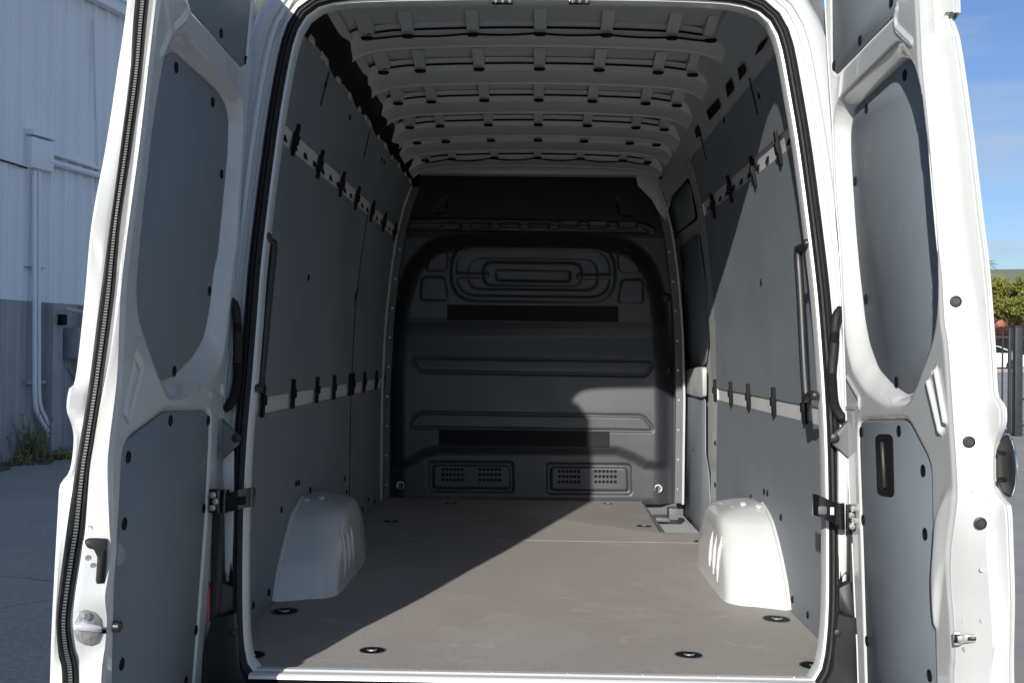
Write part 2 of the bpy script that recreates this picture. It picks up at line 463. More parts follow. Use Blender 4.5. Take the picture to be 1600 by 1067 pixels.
for sx in (-1, 1):
    for wy in (4.12, 7.8):
        t = lathe('wheel', (sx * 0.93, wy, 0.35), (sx, 0, 0), [(0.20, -0.24), (0.33, -0.24), (0.35, -0.2), (0.35, -0.04), (0.33, 0.0), (0.22, 0.0)], 'tyre', van, seg=28)
        lathe('rim', (sx * 0.93, wy, 0.35), (sx, 0, 0), [(0.215, -0.06), (0.215, 0.004), (0.19, -0.03), (0.06, -0.035), (0.05, 0.01)], 'steel', t, seg=24)

# --- floor boards
seamY = onZ(833, 844, FZ).y
def floor_plate(name, pts):
    return plate(name, [(x, y, FZ - 0.012) for x, y in pts], (0, 0, 1), 0.012, 'floor', van, bev=0.0012)
na, nb, nc2, nd = onZ(1003, 785, FZ), onZ(1031, 831, FZ), onZ(1086, 834, FZ), onZ(1040, 785, FZ)
floor_plate('floor_board', [(-0.868, 2.792), (0.868, 2.792), (0.868, seamY - 0.0025), (-0.868, seamY - 0.0025)])
floor_plate('floor_board', [(-0.868, seamY + 0.0025), (0.868, seamY + 0.0025), (0.868, nb.y - 0.0), (nb.x, nb.y), (na.x, na.y), (na.x + 0.012, PY + 0.02), (-0.868, PY + 0.02)])
box('floor_seam_strip', (0, seamY, FZ - 0.0055), (1.70, 0.0044, 0.009), 'inwhite', van)
box('subfloor', (0, 4.45, FZ - 0.13), (1.76, 3.3, 0.10), 'inwhite', van)
# sill
sill = loft('door_sill', [[(x, 2.797, FZ + 0.0005), (x, 2.795, FZ + 0.004), (x, 2.775, FZ + 0.0045), (x, 2.770, FZ + 0.0005), (x, 2.748, FZ + 0.0), (x, 2.742, FZ - 0.004),
                          (x, 2.740, FZ - 0.012)] for x in (-0.735, 0.745)], 'alu', van, autos=25)
for k in range(8):
    px = -0.69 + k * 0.198
    lathe('rivet', (px, 2.784, FZ + 0.0044), (0, 0, 1), [(0.0035, 0), (0.003, 0.0018), (0.001, 0.0022)], 'steel', sill, seg=8)
bump = loft('bumper', [[(x, 2.78 + 0.02 * abs(x) ** 2, FZ - 0.0125), (x, 2.735, FZ - 0.020), (x, 2.66, FZ - 0.034), (x, 2.60, FZ - 0.037), (x, 2.575, FZ - 0.055), (x, 2.57, FZ - 0.24), (x, 2.60, FZ - 0.30), (x, 2.75, FZ - 0.31)]
                       for x in np.linspace(-0.93, 0.93, 9)], 'black', van, autos=30)
for k in range(9):
    box('tread_rib', (-0.72 + 0.18 * k, 2.665, FZ - 0.031), (0.14, 0.012, 0.006), 'greyplastic', bump)
box('bumper_latch', (-0.03, 2.70, FZ - 0.026), (0.06, 0.03, 0.012), 'greyplastic', bump, bev=0.003)

# --- tie-down cups
def cup(px, py, rx, ry):
    c = onZ(px, py, FZ)
    o = lathe('tie_down_cup', c, (0, 0, 1), [(0.0445, 0.0), (0.0445, 0.0020), (0.043, 0.0028), (0.0412, 0.0024), (0.0405, 0.0006)], 'greyplastic', van, seg=28, sx=rx, sy=ry)
    lathe('cup_well', c, (0, 0, 1), [(0.0404, 0.0002), (0.0404, 0.0012), (0.03, 0.0011)], 'plug', o, seg=28, sx=rx, sy=ry)
    tube('lashing_ring', [c + Vector((math.cos(a) * 0.015 * rx, -0.010 + math.sin(a) * 0.012 * ry, 0.006)) for a in np.linspace(math.pi * 1.0, 2 * math.pi, 9)], 0.0026, 'steel', o, seg=6)
for a in [(445, 955, 1, 1.1), (582, 1016, .85, .9), (1076, 1023, .9, .9), (1213, 967, 1, 1.1), (1272, 1040, .9, 1), (1098, 846, .9, .9), (1006, 822, .85, 0.95), (611, 814, .85, .95), (392, 1024, .9, 1), (705, 786, .8, .8), (950, 787, .6, .7)]:
    cup(*a)

# --- lined walls: panels with gaps, rails in the gaps
def wall_patch(name, s, y0, y1, h0, h1, mat, th=0.006, off=0.0, ny=2, nh=10, parent=van):
    ys = np.linspace(y0, y1, ny); hs = np.linspace(h0, h1, nh)
    rings = []
    for d in (0.0, th):
        rings.append([[(s * (WX(h) + off - d), y, FZ + h) for h in hs] for y in ys])
    bm = bmesh.new()
    A = [[bm.verts.new(v) for v in r] for r in rings[0]]; B = [[bm.verts.new(v) for v in r] for r in rings[1]]
    for G in (A, B):
        for i in range(ny - 1):
            for j in range(nh - 1): bm.faces.new((G[i][j], G[i + 1][j], G[i + 1][j + 1], G[i][j + 1]))
    for i in range(ny - 1):
        for j in (0, nh - 1): bm.faces.new((A[i][j], A[i + 1][j], B[i + 1][j], B[i][j]))
    for j in range(nh - 1):
        for i in (0, ny - 1): bm.faces.new((A[i][j], A[i][j + 1], B[i][j + 1], B[i][j]))
    return bm_obj(name, bm, mat, parent, autos=30)
def hY(px, py):                             # height, y of a pixel lying on a wall
    p = onWall(px, py); return p.z - FZ, p.y
hl0 = 0.640; hl1 = 0.695                    # lower rail gap
hu0 = 1.500; hu1 = 1.560                    # upper rail gap
ysl = hY(547, 600)[1]                       # left panel seam
pillY = 4.955                               # rear edge of the sliding door pillar on the right
for s, yend, tops, seams in ((-1, 6.12, 1.835, [ysl]), (1, pillY, 1.765, [])):
    wall_patch('wall_backing', s, 3.0, 6.2 if s < 0 else pillY + 0.02, -0.02, 1.95, 'inwhite', off=0.016, nh=16)
    ye = [3.03] + seams + [yend]
    for k, (a, b) in enumerate(zip(ye, ye[1:])):
        g0 = 0.004 if k else 0.0; g1 = 0.004 if k < len(ye) - 2 else 0.0
        wall_patch('liner_panel', s, a + g0, b - g1, 0.002, hl0, 'panel', nh=8)
        wall_patch('liner_panel', s, a + g0, b - g1, hl1, hu0, 'panel', nh=12)
    wall_patch('liner_panel', s, 3.03, yend, hu1, tops, 'panel', nh=8)
    for q in seams: wall_patch('panel_joint', s, q - 0.007, q + 0.007, 0.002, hu0, 'plug', th=0.0025, off=-0.005, nh=14)
    for h0, h1, up in ((hl0, hl1, 0), (hu0, hu1, 1)):
        rail = wall_patch('lashing_rail', s, 3.03, yend, h0 - 0.004, h1 + 0.004, 'rail', th=0.004, off=0.0045, nh=3)
        if up:
            y = 3.17; hm = (h0 + h1) / 2
            while y < yend - 0.05:
                X = WX(hm) - 0.0003
                box('rail_slot', (s * X, y, FZ + hm - 0.003), (0.003, 0.040, 0.030), 'plug', rail, rot=Matrix.Rotation(s * 0.21, 3, 'Y'))
                y += 0.152
# clips across the rails
def clip(px, py, tall=0.105):
    p = onWall(px, py); s = 1 if p.x > 0 else -1; h = p.z - FZ
    bm = bmesh.new()
    sl = -(WX(h + .05) - WX(h - .05)) / 0.1
    rot = Matrix.Rotation(-s * math.atan(sl), 3, 'Y')
    add_box(bm, (s * (WX(h) - 0.0120), p.y, p.z), (0.013, 0.023, tall), rot, 0.003)
    add_box(bm, (s * (WX(h) - 0.0165), p.y + 0.004, p.z), (0.012, 0.030, tall * 0.30), rot, 0.003)
    bm_obj('rail_clip', bm, 'plug', van, autos=35)
for px, py in [(405, 626), (453, 615), (491, 609), (518, 605), (543, 601), (548, 600), (566, 597), (585, 594), (597, 592)]: clip(px, py)
for px, py in [(456, 219), (495, 257), (530, 288), (554, 310), (578, 330), (597, 347), (614, 362)]: clip(px, py)
for px, py in [(1263, 637), (1214, 628), (1174, 620), (1146, 615), (1121, 610)]: clip(px, py)
for px, py in [(1222, 232), (1182, 268), (1145, 296), (1118, 322)]: clip(px, py, 0.112)
# slim black slits and screw caps on the panels
def wall_slit(a, b, w=0.008):
    p, q = onWall(*a, -0.0065), onWall(*b, -0.0065)
    s = 1 if p.x > 0 else -1; d = (q - p).normalized(); n = Vector((-s, 0, -0.22)).normalized(); t = d.cross(n) * w / 2
    plate('panel_slit', [p - t, p + t, q + t * 0.8, q - t * 0.8], n, 0.003, 'plug', van, bev=0.0008)
for a, b in [((514, 112), (500, 166)), ((577, 206), (568, 248)), ((1171, 122), (1184, 178)), ((1093, 205), (1104, 250)), ((558, 450), (553, 478))]: wall_slit(a, b)
def wall_cap(px, py, r=0.008, k=1.6):
    p = onWall(px, py, -0.006); s = 1 if p.x > 0 else -1
    lathe('screw_cap', p, (-s, 0, -0.05), [(r, 0), (r * .95, 0.004), (r * .5, 0.006)], 'plug', van, seg=10, sx=0.8, sy=k)
for q in [(481, 434), (555, 462), (462, 755), (466, 754), (484, 765), (439, 796), (419, 925), (395, 945), (538, 748), (541, 768), (508, 132), (546, 183), (596, 249), (600, 254),
          (575, 780), (566, 795), (585, 783), (1190, 441), (1195, 768), (1200, 770), (1174, 777), (1221, 808), (1239, 936), (1263, 960), (1118, 692), (1118, 757), (1132, 188), (1187, 150)]:
    wall_cap(*q)

# --- grab handles on the rear pillars
def handle(top, mid1, mid2, bot, y=2.99):
    a, b, c, d = (onY(*q, yy) for q, yy in zip((top, mid1, mid2, bot), (rearY(1.0) + 0.03, y + .02, y - .03, rearY(0.6) + 0.03)))
    pts = crom([a, a.lerp(b, .55), b, b.lerp(c, .3), c, c.lerp(d, .5), d], 30)
    o = tube('grab_handle', pts, [0.0125 if 2 < i < 27 else 0.0105 for i in range(30)], 'grab', van, seg=10)
    for p in (a, d): lathe('handle_mount', p + Vector((0, 0.012, 0)), (0, -1, 0), [(0.013, 0), (0.013, 0.010), (0.010, 0.015), (0.005, 0.018)], 'grab', o, seg=14)
handle((416, 369), (427, 385), (407, 598), (396, 607))
handle((1262, 380), (1247, 394), (1259, 612), (1274, 618))

# --- roof: sheet, bows, brackets
def roofh(y): return 0.845 + float(np.interp(y, [3.0, 3.7, 6.05], [1.125, 1.12, 1.050]))
def arch(x): return -0.022 * (x / 0.66) ** 2 - 0.05 * max(0, (abs(x) - 0.60) / 0.06) ** 2 * 0.3
xs = np.linspace(-0.70, 0.70, 29); ys = np.linspace(3.02, 6.14, 60)
loft('roof_sheet', [[(x, y, FZ + roofh(y) + 0.052 + arch(x) + 0.003 * math.sin(y * 42)) for x in xs] for y in ys], 'inwhite', van, autos=60)
BOWS = [(3.69, 3.81), (4.10, 4.29), (4.55, 4.75), (4.98, 5.20), (5.30, 5.52), (5.71, 5.90)]
cols = [-0.60, -0.455, -0.225, 0.012, 0.245, 0.475, 0.61]
for bi, (d0, d1) in enumerate(BOWS):
    prof = [(d0 - 0.010, 0.051), (d0 + 0.002, 0.024), (d0 + 0.010, 0.006), (d0 + 0.03, 0.0), (d1 - 0.016, -0.001), (d1 - 0.010, -0.006), (d1 - 0.003, -0.006), (d1, 0.002), (d1 + 0.006, 0.045)]
    xb = np.linspace(-0.69, 0.69, 41)
    bow = loft('roof_bow', [[(x, y, FZ + roofh(d0) + dz + arch(x) - 0.015 * max(0, (abs(x) - 0.52) / 0.17)) for x in xb] for y, dz in prof], 'inwhite', van, autos=35)
    # dark bond line behind the bow
    tube('bond_line', [(x, d0 - 0.002, FZ + roofh(d0) + 0.030 + arch(x) - 0.015 * max(0, (abs(x) - 0.52) / 0.17)) for x in np.linspace(-0.6, 0.6, 15)], 0.0045, 'plug', bow, seg=5)
    for x in cols:
        w = 0.024 if abs(x) < 0.5 else 0.03
        zt = FZ + roofh(d0) + arch(x)
        lean = x * 0.08
        rings = []
        for k, (dy, dz, ww) in enumerate([(-0.135, 0.0505, w), (-0.12, 0.044, w), (-0.035, 0.028, w * .95), (-0.012, 0.020, w), (-0.004, 0.022, w)]):
            xx = x
            rings.append([(xx - ww, d0 + dy, zt + 0.05), (xx - ww * .9, d0 + dy, zt + dz), (xx + ww * .9, d0 + dy, zt + dz), (xx + ww, d0 + dy, zt + 0.05)])
        br = loft('roof_bracket', rings, 'inwhite', bow, autos=30, closed=True, caps=True)
        lathe('foam_pad', (x, d0 - 0.002, zt + 0.011), (0, 0.1, -1), [(0.019, 0), (0.021, 0.007), (0.014, 0.012)], 'plug', bow, seg=10, sx=1.1, sy=0.55)
    for k, x in enumerate(np.arange(-0.6, 0.61, 0.1)):
        if (k + bi) % 3 == 0: continue
        box('bow_slot', (x + 0.02, d1 + 0.003, FZ + roofh(d0) + 0.004 + arch(x)), (0.03 if k % 2 else 0.018, 0.006, 0.008), 'plug' if k % 3 else 'white', bow)
box('header_rail', (0, 6.03, FZ + 1.895), (1.34, 0.10, 0.05), 'inwhite', van, bev=0.012)
# wiring along bows 1 and 6
def wire(y, zoff, x0=-0.60, x1=0.62, sag=0.006, end=None):
    pts = [(x, y, FZ + roofh(y) + zoff + arch(x) - sag * abs(math.sin(x * 13))) for x in np.linspace(x0, x1, 40)]
    tube('roof_cable', pts, 0.004, 'plug', van, seg=6)
wire(3.685, 0.008); wire(5.70, 0.004, sag=0.012)
tube('roof_cable', [onY(548, 58, 3.66), onY(543, 68, 3.70), onY(538, 80, 3.70)], 0.004, 'plug', van, seg=6)
tube('roof_cable', [onY(1128, 58, 3.66), onY(1160, 72, 3.66), onY(1170, 79, 3.64), onY(1182, 80, 3.60)], 0.004, 'plug', van, seg=6)
# left: black cable duct; right: pale cant rail with openings
duct = []
for y in np.linspace(3.05, 6.12, 90):
    b = 0.010 * (abs(math.sin(y * 6.4)) ** 6)
    duct.append([(-0.740, y, FZ + 1.79), (-0.712 + b * .4, y, FZ + 1.812), (-0.682 + b, y, FZ + 1.87 - b * .5), (-0.668 + b, y, FZ + 1.915 - b * .4), (-0.668 + b, y, FZ + 1.945), (-0.76, y, FZ + 1.96)])
loft('cable_duct', duct, 'plug', van, closed=True, caps=True, autos=40)
for k, (px, py) in enumerate([(485, 64), (502, 90), (508, 98), (527, 127), (545, 152), (560, 172), (571, 188), (576, 195), (590, 216), (601, 230), (612, 247), (622, 260), (632, 273), (640, 284)]):
    p = onWall(px, py, -0.0065)
    box('trim_tab', p + Vector((0.004, 0, 0.004)), (0.008, 0.045 if k % 3 else 0.07, 0.022), 'inwhite', van, bev=0.002)
cant = loft('cant_rail', [[(0.752, y, FZ + 1.72), (0.728, y, FZ + 1.775), (0.690, y, FZ + 1.86), (0.660, y, FZ + 1.925), (0.62, y, FZ + 1.965), (0.62, y, FZ + 2.0)] for y in np.linspace(3.05, 6.12, 12)], 'inwhite', van, autos=30)
for a, b, c2, d2 in [((1186, 70), (1203, 55), (1192, 76), (1180, 88)), ((1153, 108), (1162, 99), (1166, 112), (1156, 127)), ((1134, 133), (1142, 123), (1147, 140), (1137, 153)), ((1104, 174), (1122, 154), (1126, 168), (1109, 189)), ((1086, 203), (1090, 196), (1096, 211), (1088, 216))]:
    n = Vector((-0.9, 0, -0.42)).normalized(); p0 = Vector((0.709, 0, FZ + 1.818)) + n * 0.006
    plate('rail_opening', [onP(*q, p0, n) for q in (a, b, c2, d2)], n, 0.002, 'plug', van, bev=0.0005)
# latch strikers under the top of the opening
for px in (785, 905):
    c = onP(px, 4, pl_0 + Vector((0, 0.012, 0)), pl_n)
    o = box('latch_striker', c, (0.062, 0.02, 0.010), 'gloss', van, bev=0.003)
    for dx in (-0.02, 0.0, 0.02):
        lathe('striker_bolt', c + Vector((dx, -0.012, 0.002)), (0, -1, -0.3), [(0.009, 0), (0.008, 0.004), (0.004, 0.007)], 'chrome', o, seg=10)

# --- wheel arches
def wheel_arch(s):
    cy = 4.06
    rings = []
    lev = [(-0.004, 3.500, 0.660, .10), (0.0, 3.525, 0.669, .085), (0.012, 3.532, 0.672, .085), (0.08, 3.575, 0.675, .09), (0.15, 3.650, 0.680, .10), (0.20, 3.715, 0.686, .105), (0.236, 3.772, 0.692, .10),
           (0.252, 3.805, 0.700, .098), (0.266, 3.850, 0.722, .09), (0.280, 3.905, 0.765, .06), (0.290, 3.965, 0.83, .02)]
    for h, yn, xi, rc in lev:
        yf = 2 * cy - yn + 0.10 * (1 - h / 0.3)
        poly = []
        x0 = WX(h) - 0.001
        poly.append((x0, yn - 0.0))
        # near corner
        slope = 0.055 * (1 - h / 0.35)
        cyn = yn + slope + rc
        for a in np.linspace(0, math.pi / 2, 9):
            poly.append((xi + rc - rc * math.sin(a), cyn - rc * math.cos(a)))
        for t in np.linspace(0.1, 0.9, 4): poly.append((xi - 0.003, cyn + t * (4.10 - cyn)))
        rf = 0.20 * (1 - h / 0.34) + 0.04
        rfx = min(rf, x0 - xi - 0.005)
        for a in np.linspace(0, math.pi / 2, 9):
            poly.append((xi + rfx - rfx * math.cos(a), max(4.12, yf - rf * 2.2) + (yf - max(4.12, yf - rf * 2.2)) * math.sin(a)))
        poly.append((x0, yf + 0.004))
        rings.append([(s * x, y, FZ + h) for x, y in poly])
    ar = loft('wheel_arch', rings, 'white', van, caps=True, autos=50)
    for k in range(3):
        y = 3.79 + k * 0.085
        tube('arch_rib', [(s * (0.673 - 0.002), y, FZ + 0.035 + .012 * k), (s * (0.674 - 0.003), y, FZ + 0.09), (s * (0.679 - 0.003), y, FZ + 0.15), (s * (0.688 - .002), y, FZ + 0.198)], [0.003, 0.0055, 0.0055, 0.003], 'white', ar, seg=8)
    # turned rim against the wall
    e = [(s * (WX(h) - 0.008), yn - 0.010, FZ + h + 0.004) for h, yn, xi, rc in lev[1:]]
    tube('arch_flange', e, 0.009, 'white', ar, seg=8)
    for px, py in ((3.93, 0.845), (3.99, 0.80)):
        lathe('arch_plug', (s * py, px, FZ + 0.288), (0, -0.35, 1), [(0.013, 0), (0.011, 0.004)], 'alu', ar, seg=10)
wheel_arch(-1); wheel_arch(1)

# --- sliding door side (right, front)
def wp(px, py, off): return onWall(px, py, off)
wall_patch('door_pillar', 1, pillY - 0.005, pillY + 0.16, 0.0, 1.78, 'white', th=0.05, off=0.045, nh=16)
sd = wall_patch('sliding_door', 1, pillY + 0.14, 6.2, -0.30, 1.95, 'inwhite', th=0.02, off=0.075, ny=3, nh=16)
sdo = 0.052
def sd_plate(name, pts, mat='panel', lift=0.0, parent=sd, th=0.004):
    P = [wp(x, y, sdo - lift) for x, y in round_poly(pts, 6, 4)]
    n = (P[len(P) // 3] - P[0]).cross(P[2 * len(P) // 3] - P[0]).normalized()
    if n.x > 0: n = -n
    return plate(name, P, n, th, mat, parent, bev=0.001)
sd_plate('window_recess', [(1032, 316), (1068, 276), (1080, 281), (1091, 343), (1043, 377)], 'plug')
sd_plate('trim_panel', [(1037, 319), (1072, 284), (1078, 288), (1087, 341), (1047, 372)], 'panel', 0.006)
sd_plate('trim_panel', [(1058, 389), (1092, 366), (1104, 457), (1111, 499), (1104, 570), (1080, 575), (1072, 520), (1062, 429)], 'panel', 0.006)
sd_plate('door_shelf', [(1066, 588), (1078, 577), (1104, 572), (1104, 622), (1066, 612)], 'inwhite', 0.02, th=0.02)
sd_plate('trim_panel', [(1065, 611), (1103, 622), (1103, 708), (1108, 735), (1112, 815), (1101, 831), (1078, 832), (1065, 815)], 'panel', 0.022)
for q in [(1077, 618), (1091, 620), (1083, 703), (1065, 694), (1075, 823)]:
    lathe('screw_cap', wp(*q, sdo - 0.027), (-1, 0, 0), [(0.008, 0), (0.007, 0.003)], 'plug', sd, seg=8)
sd_plate('door_latch', [(1056, 478), (1064, 474), (1071, 520), (1075, 575), (1062, 580), (1062, 520)], 'plug', 0.012, th=0.03)
# step well
box('step_tread', (0.80, 5.55, FZ - 0.22), (0.50, 1.1, 0.02), 'black', van)
box('step_edge', (0.64, 5.55, FZ - 0.06), (0.02, 1.1, 0.10), 'greyplastic', van)
box('step_riser', (0.72, 5.62, FZ - 0.15), (0.20, 0.03, 0.12), 'greyplastic', van)
box('step_bracket', onZ(1051, 801, FZ - 0.01), (0.05, 0.10, 0.06), 'greyplastic', van, bev=0.004)
box('step_lamp', onZ(1034, 809, FZ - 0.05), (0.08, 0.14, 0.02), 'greyplastic', van, bev=0.004)
box('step_back', (0.74, 6.19, FZ - 0.1), (0.30, 0.02, 0.24), 'greyplastic', van)

# --- bulkhead: one moulded sheet with its relief
def bulkhead():
    nx, ny = 330, 360
    X = np.linspace(592, 1066, nx); Y = np.linspace(255, 786, ny)
    gx, gy = np.meshgrid(X, Y)
    d = np.zeros_like(gx)                       # + = toward the camera (metres)
    main = round_poly([(612, 800), (611, 560), (621, 475), (640, 415), (676, 377), (733, 370), (930, 371), (984, 379), (1018, 410), (1035, 465), (1044, 560), (1044, 800)], 18)
    sm = sd_poly(gx, gy, main)
    body = sst(8, -26, sm)
    d += 0.085 * body
    # belly: upper part proud, undercut, lower part sloping out again
    prof = np.interp(gy, [255, 480, 497, 506, 520, 533, 545, 575, 640, 690, 698, 716, 724, 800], [0.035, 0.035, 0.034, 0.026, 0.006, 0.0, 0.006, 0.020, 0.030, 0.032, 0.028, -0.030, -0.034, -0.030])
    low = [(560, 728), (618, 724), (644, 718), (664, 705), (690, 699), (962, 701), (988, 711), (1006, 722), (1046, 726), (1100, 728), (1100, 900), (560, 900)]
    sl = sd_poly(gx, gy, low)
    profU = np.interp(gy, [255, 480, 497, 504, 514, 526, 540, 575, 640, 690, 800], [0.060, 0.060, 0.059, 0.050, 0.018, 0.0, 0.008, 0.030, 0.042, 0.045, 0.045])
    d += body * profU
    d -= sst(8, -10, sl) * 0.062 * np.clip(body, 0.0, 1)
    def groove(poly, w, dep, closed=True):
        nonlocal d
        P = list(poly) + ([poly[0]] if closed else [])
        q = sd_line(gx, gy, P)
        d -= 1.6 * dep * sst(w, w * 0.25, q)
    def inset(poly, dep, w=4.0, r=8):
        nonlocal d
        q = sd_poly(gx, gy, round_poly(poly, r))
        d -= 1.9 * dep * sst(w * .4, -w * .4, q)
    groove(round_poly([(643, 558), (1019, 563), (1007, 586), (659, 580)], 8), 3.2, 0.007)
    groove(round_poly([(655, 643), (1002, 648), (1019, 671), (640, 666)], 8), 3.2, 0.007)
    inset([(708, 385), (958, 388), (958, 475), (708, 472)], -0.010, 7, 42)
    inset([(716, 393), (950, 396), (950, 467), (716, 464)], 0.008, 5, 36)
    inset([(735, 407), (930, 409), (932, 456), (733, 454)], 0.007, 5, 20)
    inset([(757, 413), (907, 415), (907, 450), (757, 448)], -0.010, 5, 14)
    inset([(776, 425), (890, 427), (889, 443), (777, 441)], 0.010, 5, 5)
    inset([(716, 430), (765, 430), (765, 437), (716, 437)], -0.007, 4, 3)
    inset([(900, 432), (950, 432), (950, 439), (900, 439)], -0.007, 4, 3)
    inset([(676, 402), (703, 396), (702, 426), (669, 427)], -0.009, 5, 9)
    inset([(664, 436), (698, 436), (704, 472), (661, 471)], -0.009, 5, 7)
    inset([(961, 399), (985, 402), (998, 430), (964, 429)], -0.009, 5, 9)
    inset([(968, 440), (1000, 440), (1001, 475), (962, 475)], -0.009, 5, 7)
    # upper bulkhead relief
    upm = sst(4, -4, gy - 366)
    groove([(640, 345), (690, 344), (1000, 350), (1020, 358)], 6, -0.012, False)
    groove([(645, 357), (1010, 362)], 4, 0.010, False)
    inset([(672, 332), (697, 303), (697, 332)], 0.012, 5, 3)
    inset([(965, 304), (990, 338), (968, 334)], 0.012, 5, 3)
    for k in range(7): inset([(690 + 46 * k, 347), (720 + 46 * k, 347), (720 + 46 * k, 356), (690 + 46 * k, 356)], 0.008, 4, 2)
    d += np.interp(gy, [255, 340, 372, 800], [-0.16, -0.03, 0.0, 0.0])
    # vent panels
    for x0, x1, y0, y1 in ((673, 801, 720, 765), (855, 983, 723, 768)):
        inset([(x0 - 1, y0 - 1), (x1 + 1, y0), (x1 + 2, y1 + 2), (x0 - 1, y1 + 1)], 0.012, 4, 6)
        inset([(x0 + 6, y0 + 5), (x1 - 5, y0 + 6), (x1 - 4, y1 - 4), (x0 + 6, y1 - 5)], -0.011, 4, 5)
    # side flange strips
    d -= 0.010 * (sst(607, 604, gx - 0) + sst(1049, 1053, gx))
    n = gx.size
    dirs = np.array(M_WC) @ np.stack([(gx.ravel() - 800) / FPX, -(gy.ravel() - 533.5) / FPX, np.ones(n)])
    t = (PY - 0.0) / dirs[1]
    P = np.stack([dirs[0] * t, dirs[1] * t - d.ravel(), dirs[2] * t + CAM.z], 1)
    me = bpy.data.meshes.new('bulkhead')
    F = grid_faces(ny, nx)
    me.from_pydata(P.tolist(), [], F)
    me.materials.append(M['bulkhead'])
    me.polygons.foreach_set('use_smooth', [True] * len(me.polygons))
    o = link(bpy.data.objects.new('bulkhead', me), van)
    def at(px, py):
        i = int(np.clip(round((py - 255) / (786 - 255) * (ny - 1)), 0, ny - 1)); j = int(np.clip(round((px - 592) / (1066 - 592) * (nx - 1)), 0, nx - 1))
        return onY(px, py, PY - d[i, j])
    return o, at
bulk, bat = bulkhead()
box('bulkhead_backing', (0, 6.45, FZ + 0.9), (1.9, 0.02, 2.3), 'plug', bulk)
def bplate(name, pts, mat, th, y):
    return plate(name, [onY(px, py, y) for px, py in pts], (0, -1, 0), th, mat, bulk, bev=0.001)
bplate('felt_strip', [(699, 476), (966, 479), (966, 503), (699, 500)], 'foam', 0.010, bat(830, 488).y)
bplate('felt_strip', [(686, 671), (952, 674), (952, 698), (686, 695)], 'foam', 0.008, bat(830, 684).y + 0.001)
for x0, y0 in ((692, 733), (750, 733), (874, 736), (931, 736)):
    for r in range(3):
        for c in range(6):
            p = bat(x0 + c * 6.1, y0 + r * 8.2 + c * 0.05)
            lathe('vent_hole', p + Vector((0, -0.0005, 0)), (0, -1, 0), [(0.0095, 0), (0.0085, 0.0022), (0.006, 0.0008)], 'plug', bulk, seg=10)
for px, py in ((626, 758), (1028, 763)):
    p = bat(px, py)
    o = lathe('lashing_eye', p, (0, -1, 0), [(0.027, 0), (0.025, 0.006), (0.018, 0.004)], 'greyplastic', bulk, seg=16)
    tube('eye_ring', [p + Vector((math.cos(a) * 0.021, -0.010, math.sin(a) * 0.021)) for a in np.linspace(-0.9, 3.6, 12)], 0.0045, 'alu', o, seg=6)
for px, py in ((622, 463), (617, 571), (1041, 465), (1043, 578)):
    lathe('bulkhead_bolt', bat(px, py), (0, -1, 0), [(0.026, -0.01), (0.026, 0.010), (0.016, 0.014), (0.014, 0.005)], 'black', bulk, seg=16)
for s in (-1, 1):
    strip = wall_patch('bulkhead_flange', s, 6.00, 6.03, 0.0, 1.80, 'inwhite', th=0.012, off=-0.004, nh=16)
    for k in range(9):
        h = 0.08 + 0.17 * k
        lathe('flange_rivet', (s * (WX(h) - 0.035), 6.05, FZ + h), (0, -1, 0), [(0.007, 0), (0.006, 0.004)], 'steel', strip, seg=8)
    wall_patch('flange_plate', s, 6.05, 6.09, 0.0, 1.80, 'greyplastic', th=0.05, off=0.0, nh=16)
# upper right corner: pale sheet and black trim block
bplate('corner_sheet', [(992, 262), (1032, 262), (1052, 300), (1040, 345), (1028, 330), (1018, 312), (996, 290)], 'inwhite', 0.004, 6.02)
tube('harness', crom([onY(1012, 250, 5.85), onY(1022, 262, 5.83), onY(1034, 258, 5.82), onY(1042, 270, 5.83), onY(1030, 275, 5.85)], 20), 0.022, 'plug', van, seg=8)

# spot-weld dots along the right and left flange
for q in [(1240, 168), (1243, 190), (1251, 240), (1262, 325), (1272, 420), (1279, 510), (1286, 620), (1290, 720), (1291, 830), (1290, 930)]:
    p = onP(q[0] - 5, q[1], pl_0 + Vector((0, 0.028, 0)), pl_n); p.x += 0.0035
    lathe('flange_dot', p, (-1, -0.2, 0), [(0.0045, -0.006), (0.0035, 0.0), (0.0012, 0.001)], 'white', van, seg=8)
# ------------------------------------------------------------------ rear doors
class Door:
    def __init__(s, side, h0, h1, f0):
        s.side = side
        s.P0 = CAM + ray(*h0[0]) * (h0[1] / ray(*h0[0]).y)
        P1 = CAM + ray(*h1[0]) * (h1[1] / ray(*h1[0]).y)
        F = CAM + ray(*f0[0]) * (f0[1] / ray(*f0[0]).y)
        n = (P1 - s.P0).cross(F - s.P0).normalized()
        if n.x * side > 0: n = -n                  # points to the van's centre line
        s.n = n; s.ev = (P1 - s.P0).normalized(); s.eu = s.ev.cross(n)
        if s.eu.dot(F - s.P0) < 0: s.eu = -s.eu
    def at(s, px, py, shift=0.0): return onP(px, py, s.P0 - s.n * shift, s.n)
    def uv(s, p): q = Vector(p) - s.P0; return (q.dot(s.eu), q.dot(s.ev))
    def poly(s, pts, shift=0.0): return [s.uv(s.at(x, y, shift)) for x, y in pts]
    def P(s, u, v, w=0.0): return s.P0 + s.eu * u + s.ev * v + s.n * w

